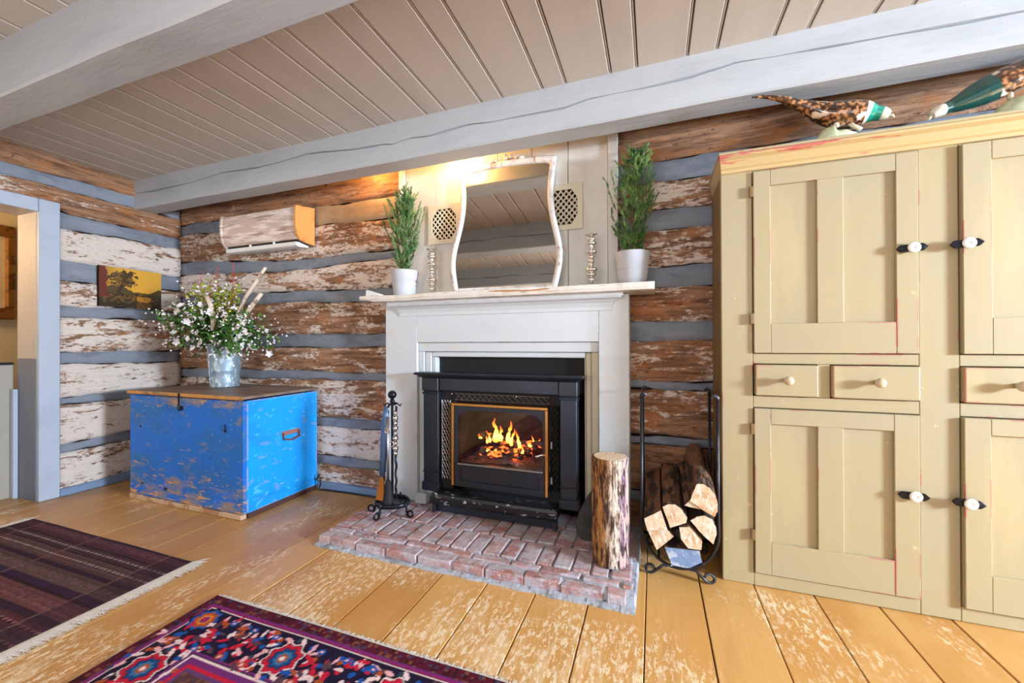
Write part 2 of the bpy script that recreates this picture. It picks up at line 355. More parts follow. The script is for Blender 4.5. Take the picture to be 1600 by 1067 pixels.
M_vent = layered('vent_plate', c(204, 196, 176), rough=.5)
M_fringe = layered('fringe', c(214, 208, 200), rough=.9)
M_cable = layered('black_cable', c(20, 22, 26), rough=.5)
M_ceramic = colour_attr('glazed_ceramic', .18, .6, coat=.6)
M_cerbase = layered('ceramic_base', c(196, 204, 172), [(c(160, 172, 140), (20, 20, 20), .5, .62, .6)], rough=.25, rnd=False)
M_rug = colour_attr('wool_rug', .95, .1, bump=((260, 260, 10), .6, .004))
M_oil = colour_attr('oil_paint', .35, .5)
def glass_material():
    s = NT('stove_glass'); tr = s.n('ShaderNodeBsdfTransparent'); gl = s.n('ShaderNodeBsdfGlossy'); gl.inputs['Roughness'].default_value = .03
    fr = s.n('ShaderNodeFresnel'); fr.inputs[0].default_value = 1.5; mx = s.n('ShaderNodeMixShader')
    tr.inputs[0].default_value = (.93, .9, .88, 1)
    s.l(fr.outputs[0], mx.inputs[0]); s.l(tr.outputs[0], mx.inputs[1]); s.l(gl.outputs[0], mx.inputs[2]); s.l(mx.outputs[0], s.out.inputs[0]); return s.m
M_glass = glass_material()
def flame_material():
    s = NT('flame'); a = s.n('ShaderNodeVertexColor', layer_name='Col')
    s.b.inputs['Base Color'].default_value = (0, 0, 0, 1); s.l(a.outputs[0], s.b.inputs['Emission Color']); s.b.inputs['Emission Strength'].default_value = 4.5
    return s.m
M_flame = flame_material()
def ember_material():
    s = NT('burning_wood'); n1 = s.noise((14, 14, 14), 3)
    s.l(s.mix(s.step(n1, .4, .6), c(30, 22, 20), c(120, 108, 104)), s.b.inputs['Base Color']); s.b.inputs['Roughness'].default_value = .9
    s.b.inputs['Emission Color'].default_value = (1, .13, .02, 1); s.l(s.step(s.noise((22, 22, 30), 8), .52, .62, 5.0), s.b.inputs['Emission Strength']); return s.m
M_ember = ember_material()

# ------------------------------------------------------------------ room shell
XL, YB, ZC = -4.07, 2.40, 2.454
XR, YF = 5.6, -3.5
floor = setting('floor')
obj('subfloor', bx(-6.2, XR+.2, YF-.2, 3.1, -.12, -.022), M_crack, floor)
edges = [-0.035+.2285*i for i in range(-21, 25)]
for i in range(len(edges)-1):
    x0, x1 = edges[i]+.0022, edges[i+1]-.0022
    z = random.uniform(-.0012, .0012)
    obj('plank', bx(x0, x1, YF, 2.46 if x0 > XL-.02 else 2.0, -.024, z), M_floor, floor, bevel=.0025)
ceiling = setting('ceiling')
obj('ceiling_slab', bx(-4.3, XR+.2, YF-.2, 2.7, ZC+.014, ZC+.12), M_crack, ceiling)
x = -4.07-.08; k = 0
xs = []
g0 = .160
for i in range(-13, 17):
    xs += [g0+.3535*i, g0+.3535*i+.126]
xs = sorted(xs)
for a, b in zip(xs, xs[1:]):
    if b < XL-.02 or a > XR: continue
    w = b-a
    bm = B(); box(bm, a+.003, b-.012, YF, 2.44, ZC, ZC+.02); box(bm, b-.0095, b-.002, YF, 2.44, ZC+.002, ZC+.02)
    obj('board', bm, M_ceil, ceiling, bevel=.0025)

CRACK = [(-4.132, 2.356), (-3.797, 2.339), (-3.334, 2.342), (-3.016, 2.37), (-2.656, 2.352), (-2.412, 2.359), (-2.182, 2.375), (-1.759, 2.338), (-1.564, 2.333), (-1.507, 2.321), (-1.379, 2.338), (-1.255, 2.325), (-1.16, 2.334), (-0.995, 2.345), (-0.837, 2.333), (-0.65, 2.332), (-0.439, 2.33), (-0.306, 2.350), (-0.179, 2.348), (-0.057, 2.347), (0.06, 2.346), (0.173, 2.355), (0.36, 2.374), (0.534, 2.364), (0.72, 2.357), (0.934, 2.349), (1.093, 2.342), (1.313, 2.337), (1.8, 2.33), (2.4, 2.35), (3.0, 2.34)]
def beam(y0, y1, zb, seed, front_crack=True):
    """a hewn beam along x; the crack is cut into one long face"""
    bm = B(); xs_ = np.arange(XL-.02, XR+.021, .03); cx = [p[0] for p in CRACK]; cz = [p[1] for p in CRACK]
    cols = []
    for x in xs_:
        zc_ = float(np.interp(x+seed*.37, cx, cz)) + .002*nz(x*9, seed)
        hw = max(.0004, .0058*(0.8+1.0*nz(x*3.1, seed*3.3)))
        dz = .006*nz(x*1.7, seed, 3); dy = .004*nz(x*1.3, seed, 8)
        e = .008+.003*nz(x*2.5, seed, 5)
        fy, by = (y0, y1) if front_crack else (y1, y0)
        s = 1 if front_crack else -1
        pr = [(fy+dy, ZC+.02), (fy+dy, zc_+.03), (fy+dy, zc_+hw), (fy+dy+s*.03, zc_-.002), (fy+dy, zc_-hw), (fy+dy, zc_-.03), (fy+dy, zb+dz+e),
              (fy+dy+s*e, zb+dz), ((fy+by)/2, zb+dz), (by-s*e, zb+dz), (by, zb+dz+e), (by, ZC+.02)]
        cols.append([bm.verts.new((x, a, b)) for a, b in pr])
    for a, b in zip(cols, cols[1:]):
        for i in range(len(a)-1): bm.faces.new([a[i], b[i], b[i+1], a[i+1]])
        bm.faces.new([a[-1], b[-1], b[0], a[0]])
    bm.faces.new(cols[0]); bm.faces.new(cols[-1])
    return bm
obj('beam', beam(2.042, 2.185, 2.219, 0), M_beam, ceiling, label='grey painted ceiling beam with a long crack, in front of the mirror')
obj('beam', beam(.893, 1.05, 2.212, 1, False), M_beam, ceiling, label='grey painted ceiling beam nearest the camera')
obj('beam', beam(-.26, -.11, 2.215, 2, False), M_beam, ceiling)
obj('beam', beam(-1.41, -1.26, 2.215, 3, False), M_beam, ceiling)
obj('beam', beam(-2.56, -2.41, 2.215, 4, False), M_beam, ceiling)

def strip(axis, a0, a1, zb, zt, base, proud, seed, rough=.0, step=.05, rows=9, crack=None):
    """a hewn log or a band of mortar: a bulging, uneven strip along a wall; zb and zt are functions of the position"""
    bm = B(); n = max(3, int((a1-a0)/step)); cols = []
    for i in range(n+1):
        a = a0+(a1-a0)*i/n
        b_ = zb(a)+.015*nz(a*4.3, seed)+.009*nz(a*13, seed); t_ = zt(a)+.015*nz(a*4.3, seed+5.5)+.009*nz(a*13, seed+5.5)
        col = []
        for j in range(rows+1):
            t = .5-.5*math.cos(PI*j/rows); t = t*.75+.25*j/rows; z = b_+(t_-b_)*t
            off = proud*(1-abs(2*t-1)**14)*(1+.25*nz(a*2.5, z*7, seed))+rough*nz(a*7, z*24, seed)
            if crack is not None:
                d = abs(t-crack-.05*nz(a*2, seed+9)); off -= .012*max(0, 1-d/.07)
            if j in (0, rows): off = -.006
            q = base-off
            col.append(bm.verts.new((a, q, z) if axis == 'x' else (XL+off, a, z)))
        cols.append(col)
    for p, q in zip(cols, cols[1:]):
        for j in range(rows): bm.faces.new([p[j], q[j], q[j+1], p[j+1]])
    # sides closing back to the wall
    for cc in (cols[0], cols[-1]):
        back = [bm.verts.new((v.co.x, base+.012, v.co.z) if axis == 'x' else (XL-.012, v.co.y, v.co.z)) for v in cc]
        for j in range(rows): bm.faces.new([cc[j], cc[j+1], back[j+1], back[j]])
    return bm
def L(*pts):
    xs_ = [p[0] for p in pts]; zs = [p[1] for p in pts]
    return lambda a: float(np.interp(a, xs_, zs))

# ---- back wall: slab with a hole for the firebox
wall_back = setting('wall_back')
bm = B()
for a in ((XL-.3, -1.22, 0, 2.5), (-.53, XR+.2, 0, 2.5), (-1.22, -.53, .78, 2.5), (-1.22, -.53, 0, .1)):
    box(bm, a[0], a[1], YB+.01, YB+.2, a[2], a[3])
obj('wall_core', bm, M_crack, wall_back)
LEFT = [(2.48, 2.48, None), ((-3.85, 2.184), (-2.05, 2.160)), ((-3.85, 2.090), (-2.05, 2.008)), ((-3.85, 1.842), (-2.69, 1.762), (-2.05, 1.775)), ((-3.85, 1.726), (-2.69, 1.68), (-2.05, 1.712)),
        ((-2.69, 1.522), (-2.05, 1.500)), ((-2.69, 1.429), (-2.05, 1.408)), ((-3.9, 1.175), (-2.0, 1.173)), ((-3.9, 1.072), (-2.0, 1.072)), ((-3.9, .885), (-2, .881)), ((-3.9, .804), (-2, .825)),
        ((-3.9, .533), (-2, .533)), ((-3.9, .462), (-2, .462)), ((-3.9, .241), (-2, .241)), ((-3.9, .17), (-2, .17)), ((-3.9, .02), (-2, .02))]
RIGHT = [None, ((0, 2.133), (3, 2.15)), ((0, 2.014), (3, 2.03)), ((0, 1.852), (3, 1.86)), ((0, 1.741), (3, 1.75)), ((0, 1.528), (3, 1.53)), ((0, 1.413), (3, 1.42)), ((0, 1.219), (3, 1.22)), ((0, 1.111), (3, 1.11)),
         ((0, .881), (3, .88)), ((0, .834), (3, .83)), ((0, .568), (3, .57)), ((0, .511), (3, .51)), ((0, .25), (3, .25)), ((0, .19), (3, .19)), ((0, .02), (3, .02))]
def courses(levels, axis, a0, a1, parent, washes, seed0, top=2.48, tan=(), cracks=()):
    prev = L((0, top)); n = 0
    for i in range(1, len(levels)):
        cur = L(*levels[i])
        if i % 2 == 1:
            k = i//2
            obj('log', strip(axis, a0, a1, cur, prev, YB, .018, seed0+i*3.7, rough=.007, rows=11, crack=.48 if k in cracks else None), M_log, parent, smooth=True, wash=washes[min(k, len(washes)-1)])
        else:
            segs = [(a0, -2.52, M_chink), (-2.52, a1, M_chink_tan)] if i in tan else [(a0, a1, M_chink)]
            for p0, p1, mt in segs: obj('chinking', strip(axis, p0, p1, cur, prev, YB, .008, seed0+i*3.7, rough=.002, rows=5), mt, parent, smooth=True)
        prev = cur
courses(LEFT, 'x', XL+.005, -1.66, wall_back, [-.1, .22, .35, .1, .1, .25, .4, .15], 10, tan=(2,) , cracks=(0, 2, 4, 5))
courses(RIGHT, 'x', -.19, XR, wall_back, [-.3, .3, .2, .1, .08, .12, -.2, -.3], 60, cracks=(0, 2, 5))
# painted board panelling above the mantel
pe = [-1.68, -1.632, -1.398, -1.168, -.938, -.708, -.482, -.247, -.188]
for i, (a, b) in enumerate(zip(pe, pe[1:])):
    obj('panel_board', bx(a+.0018, b-.0018, YB-.052 if i in (0, 7) else YB-.034+random.uniform(-.002, .002), YB+.005, 1.39, 2.46), M_panel, wall_back, bevel=.002)

# ---- left wall with the doorway
wall_left = setting('wall_left')
bm = B(); box(bm, XL-.25, XL-.01, 1.50, YB+.2, 0, 2.5); box(bm, XL-.25, XL-.01, YF-.2, 1.50, 2.05, 2.5); box(bm, XL-.25, XL-.01, YF-.2, .62, 0, 2.05)
obj('wall_core', bm, M_crack, wall_left)
LW = [None, ((1.33, 2.317), (1.67, 2.334), (1.99, 2.326), (2.4, 2.32)), ((1.33, 2.236), (2.4, 2.236)), ((1.33, 2.08), (1.67, 2.062), (2.39, 2.056)), ((1.6, 1.948), (2.39, 1.966)), ((1.67, 1.719), (2.39, 1.705)), ((1.67, 1.573), (2.39, 1.582)),
      ((1.69, 1.381), (1.95, 1.394), (2.4, 1.385)), ((1.69, 1.301), (2.0, 1.306)), ((1.69, 1.043), (2, 1.043)), ((1.69, .957), (2, .945)), ((1.69, .709), (1.95, .725)), ((1.69, .661), (1.95, .647)),
      ((1.69, .369), (1.95, .387)), ((1.69, .307), (1.95, .309)), ((1.69, .02), (1.95, .04))]
# logs over the door run the whole wall, the rest stop at the casing
prev = L((0, 2.48)); washes = [-.35, 0, .5, .42, .34, .55, .55, .45]
for i in range(1, len(LW)):
    cur = L(*LW[i]); a0 = YF if i <= 2 else 1.60
    if i == 3: a0 = YF
    hi = prev
    if i % 2: 
        lo = cur
        if i == 3: lo = L((1.55, 2.118), (1.66, 2.062), (2.39, 2.056))
        obj('log', strip('y', a0, YB-.012, lo, hi, YB, .018, 130+i*2.9, rough=.008, rows=11, step=.04, crack=.5 if i in (3, 9, 13) else None), M_log, wall_left, smooth=True, wash=washes[i//2])
    else:
        obj('chinking', strip('y', a0, YB-.012, cur, hi, YB, .008, 130+i*2.9, rough=.002, rows=5), M_chink, wall_left, smooth=True)
    prev = cur
obj('lower_wall_face', bx(XL-.012, XL+.004, YF, .48, 0, 2.12), M_plaster, wall_left)
obj('baseboard_left', bx(XL-.01, XL+.045, 1.60, YB-.03, 0, .055), M_base, bevel=.006, kind='structure')
bm = B(); box(bm, XL, -1.72, YB-.055, YB+.005, 0, .05)
obj('baseboard_back', bm, M_base, bevel=.006, kind='structure')

door = setting('door_1')
obj('side_casing', bx(XL-.005, XL+.032, 1.497, 1.602, 0, 2.122), M_trim, door, bevel=.004)
obj('side_casing', bx(XL-.005, XL+.032, .515, .62, 0, 2.122), M_trim, door, bevel=.004)
obj('head_casing', bx(XL-.005, XL+.030, .621, 1.496, 2.030, 2.122), M_trim, door, bevel=.004)
obj('upper_jamb', bx(XL-.25, XL-.006, 1.495, 1.515, 1.0, 2.05), M_jamb, door)
obj('lower_jamb', bx(XL-.25, XL-.006, 1.494, 1.515, 0, .998), M_jambd, door, label='blue-grey lower part of the doorway jamb')
obj('head_jamb', bx(XL-.25, XL-.006, .62, 1.494, 2.032, 2.05), M_jamb, door)
obj('far_jamb', bx(XL-.25, XL-.006, .605, .62, 0, 2.05), M_jamb, door)
obj('edge_strip', bx(-4.345, -4.30, 1.468, 1.492, 0, .78), M_trim, door, bevel=.003, label='pale blue upright strip at the foot of the jamb')

hall = setting('wall_hall')
bm = B(); box(bm, -5.25, -5.1, -1.5, 3.0, 0, 2.6); box(bm, -5.1, -4.33, 2.9, 3.0, 0, 2.6); box(bm, -5.1, -4.33, -1.5, -1.4, 0, 2.6)
obj('hall_plaster', bm, M_hall, hall); obj('ceiling_hall', bx(-5.25, -4.31, -1.5, 3.0, 2.45, 2.5), M_plaster, kind='structure')
hw = setting('wall_half')
obj('half_wall_panel', bx(-4.41, -4.355, .4, 1.488, 0, .955), M_half, hw, bevel=.003)
obj('half_wall_cap', bx(-4.415, -4.345, .4, 1.488, .956, .972), M_wrought, hw, bevel=.003, label='thin dark cap along the half wall')
hl = bpy.data.lights.new('hall_lamp', 'POINT'); hl.energy = 42; hl.color = (1, .74, .42); hl.shadow_soft_size = .12
ho = bpy.data.objects.new('hall_lamp', hl); link(ho); ho.location = (-4.75, .75, 1.95)
pf = thing('framed_picture', 'gilt framed picture on the warm hall wall seen through the doorway', 'picture', (-5.09, 1.4, 1.7))
bm = B()
y0, y1, z0, z1 = 1.02, 1.745, 1.31, 2.09; w = .095
for a in ((y0, y1, z1-w, z1), (y0, y1, z0, z0+w), (y0, y0+w, z0+w, z1-w), (y1-w*.6, y1, z0+w, z1-w)): box(bm, -5.10, -5.055, *a)
obj('frame', bm, M_gilt, pf, bevel=.012, seg=2); obj('print', bx(-5.095, -5.08, y0+w, y1-w*.6, z0+w, z1-w), M_art, pf)

# ---- walls behind and right of the camera, with windows
def window_wall(name, axis, fixed, thick, a0, a1, openings):
    """a plaster wall with window openings (b0,b1,z0,z1)"""
    w_ = setting(name); bm = B()
    def bb(p, q, z0, z1):
        if axis == 'x': box(bm, p, q, min(fixed, fixed+thick), max(fixed, fixed+thick), z0, z1)
        else: box(bm, min(fixed, fixed+thick), max(fixed, fixed+thick), p, q, z0, z1)
    last = a0
    for b0, b1, z0, z1 in openings:
        bb(last, b0, 0, 2.5); bb(b0, b1, 0, z0); bb(b0, b1, z1, 2.5); last = b1
    bb(last, a1, 0, 2.5); obj('plaster', bm, M_plaster, w_)
    return w_
window_wall('wall_front', 'x', YF, -.2, XL-.3, XR+.2, [(-2.7, -1.1, .7, 2.2), (.65, 2.35, .7, 2.2)])  # second opening added to go with the fill light
window_wall('wall_right', 'y', XR, .2, YF-.2, YB+.2, [(-.3, .9, .55, 2.0)])
wn = 1
for (p, q, z0, z1, ax, f) in ((-2.7, -1.1, .7, 2.2, 'x', YF), (.65, 2.35, .7, 2.2, 'x', YF), (-.3, .9, .55, 2.0, 'y', XR)):
    w_ = setting('window_%d' % wn); wn += 1
    def seg_(a, b, z_0, z_1, d0, d1, bm):
        if ax == 'x': box(bm, a, b, f-d1, f-d0, z_0, z_1)
        else: box(bm, f+d0, f+d1, a, b, z_0, z_1)
    bm = B()
    for a in ((p, p+.06, z0, z1), (q-.06, q, z0, z1), (p+.06, q-.06, z0, z0+.06), (p+.06, q-.06, z1-.06, z1)): seg_(*a, .05, .12, bm)
    obj('window_frame', bm, M_trim, w_)
    bm = B(); m_ = (p+q)/2; seg_(m_-.015, m_+.015, z0+.06, z1-.06, .07, .10, bm); obj('glazing_bar', bm, M_trim, w_)
    bm = B(); seg_(p+.06, q-.06, z0+.06, z1-.06, .083, .087, bm); obj('pane', bm, M_glass, w_)

# ------------------------------------------------------------------ hearth of old bricks
hearth = thing('brick_hearth', 'low hearth of worn red bricks in pale mortar under the stove', 'hearth', (-.9, 2.0, 0))
HX0, HX1, HY0 = -1.74, -.075, 1.70
prism_poly = [(HX0-.002+t*(HX1-HX0+.004), HY0+.004+.010*t+.010*nz(t*22, 3)) for t in [i/70 for i in range(71)]]+[(HX1+.008, 2.40), (HX0+.06, 2.40)]
obj('mortar_bed', prism(B(), prism_poly, 'z', -.004, .046), M_joint, hearth, bevel=.006)
bm = B()
n = 60
for i in range(n):
    t = i/n; x = HX0+t*(HX1-HX0); ww = (HX1-HX0)/n
    d = .012+.012*nz(i*.35); box(bm, x, x+ww, HY0-.016-d, HY0+.03, -.003, .012+.006*nz(i*.8, 4))
obj('mortar_skirt', bm, M_joint, hearth)
def brick(x0, x1, y0, y1, z0, z1, sk=0.0, jt=.003):
    bm = B(); j = lambda: random.uniform(-jt, jt)
    p = [(x0+sk+j(), y0+j()), (x1+sk+j(), y0+j()), (x1+j(), y1+j()), (x0+j(), y1+j())]
    prism(bm, p, 'z', z0, z1+random.uniform(-.006, 0)); return obj('brick', bm, M_brick, hearth, bevel=.006, seg=2)
def hx0(y): return HX0+.06*(y-HY0)/.7
# front edge course (headers and stretchers lying on the edge), then a row of bats, then the long rows
x = HX0+.004
while x < HX1-.05:
    l = random.choice([.085, .10, .17, .19]); l = min(l, HX1-x-.003)
    if l < .03: break
    brick(x, x+l-.010, HY0-.008+.010*(x-HX0)/1.7, HY0+.056+random.uniform(-.008, .004), .004+random.uniform(0, .008), .053, jt=.006); x += l
x = HX0+.008
while x < HX1-.05:
    l = random.choice([.15, .17, .19, .20]); l = min(l, HX1-x-.003)
    brick(x, x+l-.010, HY0+.063, HY0+.107, .02, .060, jt=.005); x += l
y = HY0+.115
for r, hgt in enumerate([.19, .20, .19]):
    x = hx0(y)+.005 - (0 if r % 2 else .0); k = 0
    while x < HX1-.03:
        w_ = .090+random.uniform(-.008, .012); w_ = min(w_, HX1+.004-x)
        if w_ > .03: brick(x, x+w_-.009, y, y+hgt-.010, .02, .062)
        x += w_
    y += hgt

# ------------------------------------------------------------------ fireplace surround
YS = 2.25
fs = thing('fireplace_surround', 'white painted wooden mantelpiece around the black stove', 'mantelpiece', (-.91, YS, .06))
bm = B(); box(bm, -1.715, -1.468, YS, 2.395, .062, 1.37); obj('side_board', bm, M_white, fs, bevel=.003)
bm = B(); box(bm, -.289, -.125, YS, 2.395, .062, 1.37); obj('side_board', bm, M_white, fs, bevel=.003)
bm = B(); box(bm, -1.4675, -.2895, YS+.0005, 2.395, 1.106, 1.37); obj('frieze_board', bm, M_white, fs, bevel=.002)
obj('cornice', moulding(B(), -1.592, -.219, YS, [(.0, 1.278), (.006, 1.28), (.008, 1.30), (.018, 1.322), (.036, 1.338), (.056, 1.345), (.058, 1.352), (.064, 1.352), (.066, 1.371)], YS+.02), M_white, fs, label='coved moulding under the mantel shelf')
# shelf with a slightly wavy worn edge
bm = B(); n = 60; cols = []
for i in range(n+1):
    t = i/n; x = -1.825+t*1.832; e = .004*nz(x*6)+.003*nz(x*19); zt = 1.410+.004*nz(x*3, 7); zb = 1.3715+.004*nz(x*5, 4)
    if t < .06: zb += (.06-t)*.25
    cols.append([bm.verts.new(p) for p in ((x, YB-.036, zb), (x, 2.127+e, zb), (x, 2.120+e, (zb*.6+zt*.4)), (x, 2.126+e, zt), (x, YB-.036, zt))])
for a, b in zip(cols, cols[1:]):
    for i in range(5): bm.faces.new([a[i], b[i], b[(i+1) % 5], a[(i+1) % 5]])
bm.faces.new(cols[0]); bm.faces.new(cols[-1]); obj('shelf', bm, M_shelf, fs, label='worn white mantel shelf')
# inner casing
obj('inner_lintel', bx(-1.466, -.291, YS+.018, YS+.05, 1.046, 1.104), M_white, fs, bevel=.003)
for a, b, m in ((-1.466, -1.425, M_white), (-.332, -.291, M_cream)):
    obj('inner_casing', bx(a, b, YS+.020, YS+.05, .062, 1.045), m, fs, bevel=.004)
for a, b, m in ((-1.424, -1.375, M_white), (-.366, -.333, M_cream)):
    obj('inner_casing', bx(a, b, YS+.028, YS+.06, .062, 1.043), m, fs, bevel=.006)
obj('inner_bead', bx(-1.374, -.367, YS+.030, YS+.06, 1.012, 1.044), M_white, fs, bevel=.005)
obj('inner_casing', bx(-1.374, -1.342, YS+.034, YS+.08, .062, 1.011), M_white, fs, bevel=.005)
obj('inner_casing', bx(-.3725, -.367, YS+.034, YS+.08, .062, 1.011), M_cream, fs)
obj('plinth', bx(-1.47, -1.385, YS-.03, YS+.017, .062, .125), M_white, fs, bevel=.004)
obj('cover_plate', bx(-1.341, -.373, YS+.075, YS+.085, .8, 1.03), M_matte, fs, label='black sheet closing the opening above the stove')

# ------------------------------------------------------------------ stove insert
st = thing('stove_insert', 'black cast iron fireplace stove with glass door and brass trim', 'stove', (-.9, 2.2, .062))
YP = 2.19
def pilaster(x0, x1):
    bm = B(); box(bm, x0, x1, YP, YS+.015, .165, .80)
    box(bm, x0-.008, x1+.008, YP-.010, YS+.014, .17, .225); box(bm, x0-.006, x1+.006, YP-.008, YS+.014, .778, .792)
    box(bm, x0-.004, x1+.004, YP-.006, YS+.014, .285, .295)
    return obj('pilaster', bm, M_iron, st, bevel=.004)
pilaster(-1.383, -1.275); pilaster(-.497, -.402)
obj('pilaster_capital', bx(-1.388, -1.27, YP-.012, YS+.014, .80, .884), M_iron, st, bevel=.004)
obj('pilaster_capital', bx(-.502, -.397, YP-.012, YS+.014, .80, .884), M_iron, st, bevel=.004)
obj('lintel', bx(-1.269, -.503, YP+.002, YS+.014, .803, .884), M_iron, st, bevel=.005)
obj('cap_moulding', moulding(B(), -1.388, -.397, YP-.006, [(0, .8845), (.006, .886), (.018, .897), (.030, .902), (.032, .912), (.026, .915)], YS+.014), M_iron, st, smooth=False)
for a, b in ((-1.39, -1.268), (-.505, -.395)):
    obj('cap_block', moulding(B(), a, b, YP-.016, [(0, .885), (.006, .887), (.018, .899), (.032, .904), (.034, .914), (.026, .918)], YP+.03), M_iron, st)
obj('inner_frame', box(box(box(B(), -1.273, -1.196, 2.226, 2.24, .17, .80), -.565, -.50, 2.226, 2.24, .17, .80), -1.195, -.566, 2.226, 2.24, .735, .80), M_matte, st)
def mesh_grille(x0, x1, z0, z1, y, px=.026, pz=.026, r=.0016):
    """expanded metal: two families of zigzag wires"""
    bm = B(); nx = max(1, round((x1-x0)/px)); nzz = max(2, round((z1-z0)/pz))
    for i in range(nx+1):
        for s in (1, -1):
            pts = []
            for j in range(nzz*2+1):
                x = x0+(x1-x0)*i/nx + s*(.5 if j % 2 else 0)*(x1-x0)/nx*1.0
                pts.append((min(max(x, x0), x1), y+.001*s, z0+(z1-z0)*j/(nzz*2)))
            tube(bm, pts, r, 4)
    return bm
obj('side_grille', mesh_grille(-1.262, -1.204, .25, .742, 2.216, .0195, .042, .0028), M_steel, st, label='expanded metal side grille')  # lighter metal than its twin, standing in for window light on this side
obj('side_grille', mesh_grille(-.556, -.508, .25, .742, 2.216, .02, .042, .0024), M_wrought, st)
bm = B()
for i in range(16):
    x = -1.16+i*.037; tube(bm, [(x, 2.216, .788), (x+.045, 2.212, .747)], .0022, 5)
    if i < 7: tube(bm, [(x+.03, 2.217, .786), (x-.004, 2.213, .75)], .0016, 4)
for z in (.748, .787): tube(bm, [(-1.17, 2.214, z), (-.565, 2.214, z)], .0025, 5)
obj('top_grille', bm, M_steel, st)
bm = B()
for cx_ in (-1.185, -.76): ball(bm, (cx_, 2.205, .785), .006)
obj('rivet', bm, M_chrome, st, smooth=True)
# door
YD = 2.185
dx0, dx1, dz0, dz1 = -1.180, -.566, .222, .732
bm = B(); t = .017
for a in ((dx0, dx1, dz1-t, dz1), (dx0, dx0+t, dz0, dz1-t), (dx1-t, dx1, dz0, dz1-t)): box(bm, a[0], a[1], YD-.004, YD+.02, a[2], a[3])
obj('brass_trim', bm, M_brass, st, bevel=.004, seg=2, label='tarnished brass strip around the stove door')
wx0, wx1, wz0, wz1 = -1.138, -.596, .368, .69
def arch(x0, x1, z0, z1, r, n=8):
    p = [(x0, z0), (x1, z0)]
    for k in range(n+1):
        a = PI/2*k/n; p.append((x1-r*1.35+r*1.35*math.cos(a), z1-r+r*math.sin(a)))
    for k in range(n+1):
        a = PI/2+PI/2*k/n; p.append((x0+r*1.35+r*1.35*math.cos(a), z1-r+r*math.sin(a)))
    return p
def plate_hole(bm, outer, hole, y0, y1):
    """outer rectangle (x0,x1,z0,z1) with a polygonal hole"""
    x0, x1, z0, z1 = outer; cx_, cz_ = (min(p[0] for p in hole)+max(p[0] for p in hole))/2, (min(p[1] for p in hole)+max(p[1] for p in hole))/2
    def proj(p):
        dx, dz = p[0]-cx_, p[1]-cz_; k = 1e9
        if dx > 1e-9: k = min(k, (x1-cx_)/dx)
        if dx < -1e-9: k = min(k, (x0-cx_)/dx)
        if dz > 1e-9: k = min(k, (z1-cz_)/dz)
        if dz < -1e-9: k = min(k, (z0-cz_)/dz)
        return (cx_+dx*k, cz_+dz*k)
    hole = list(hole)
    # add hole points matching the outer corners
    pts = []
    m = len(hole)
    for i in range(m):
        a, b = hole[i], hole[(i+1) % m]; pts.append(a)
        for cr in ((x0, z0), (x1, z0), (x1, z1), (x0, z1)):
            d = (cr[0]-cx_, cr[1]-cz_); e = (b[0]-a[0], b[1]-a[1]); den = d[0]*e[1]-d[1]*e[0]
            if abs(den) < 1e-12: continue
            u = ((a[0]-cx_)*d[1]-(a[1]-cz_)*d[0])/den; tt = ((a[0]-cx_)*e[1]-(a[1]-cz_)*e[0])/den
            if .001 < u < .999 and tt > 0: pts.append((a[0]+e[0]*u, a[1]+e[1]*u))
    inn = pts; out = [proj(p) for p in pts]; m = len(pts)
    R_ = [[bm.verts.new((p[0], y, p[1])) for p in ring] for ring, y in ((inn, y0), (out, y0), (out, y1), (inn, y1))]
    for i in range(m):
        j = (i+1) % m
        for q in range(4): bm.faces.new([R_[q][i], R_[q][j], R_[(q+1) % 4][j], R_[(q+1) % 4][i]])
    return bm
bm = plate_hole(B(), (dx0+t+.001, dx1-t-.001, .352, dz1-t-.001), arch(wx0, wx1, wz0, wz1, .07), YD, YD+.022)
obj('door_frame', bm, M_iron, st, bevel=.003)
obj('window_rim', plate_hole(B(), (wx0-.003, wx1+.003, wz0-.003, wz1+.003), arch(wx0+.004, wx1-.004, wz0+.004, wz1-.004, .07), YD-.004, YD+.004), M_iron, st) if False else None
obj('door_glass', prism(B(), arch(wx0-.004, wx1+.004, wz0-.004, wz1+.004, .07), 'y', YD+.010, YD+.014), M_glass, st)
obj('door_apron', plate_hole(B(), (dx0+t+.001, dx1-t-.001, dz0, .351), [(-1.12, .258), (-.62, .258), (-.62, .332), (-1.12, .332)], YD, YD+.02), M_iron, st, bevel=.003)
obj('apron_panel', bx(-1.13, -.61, YD+.010, YD+.02, .25, .34), M_iron, st)
obj('door_sill', bx(wx0, wx1, YD-.008, YD+.01, .355, .368), M_steel, st, bevel=.003)
bm = tube(B(), [(-.585, YD-.004, .462), (-.60, YD-.03, .468), (-.628, YD-.040, .458)], [.007, .008, .009], 8); obj('door_handle', bm, M_chrome, st, smooth=True)
for z in (.50, .30): obj('door_hinge', tube(B(), [(-.548, YD+.01, z), (-.548, YD+.01, z+.038)], .006, 8), M_steel, st)
# ash lip and base
obj('ash_lip', moulding(B(), -1.285, -.505, 2.125, [(-.012, .115), (0, .12), (.006, .135), (.006, .165), (0, .180), (-.012, .187)], YP+.03), M_ledge, st, smooth=False, label='black ash lip sprinkled with ash')
obj('base_panel', bx(-1.262, -.528, 2.155, 2.24, .066, .116), M_iron, st, bevel=.003)
for a in (-1.285, -.525): obj('foot', bx(a, a+.02, 2.13, 2.17, .063, .116), M_iron, st, bevel=.003)
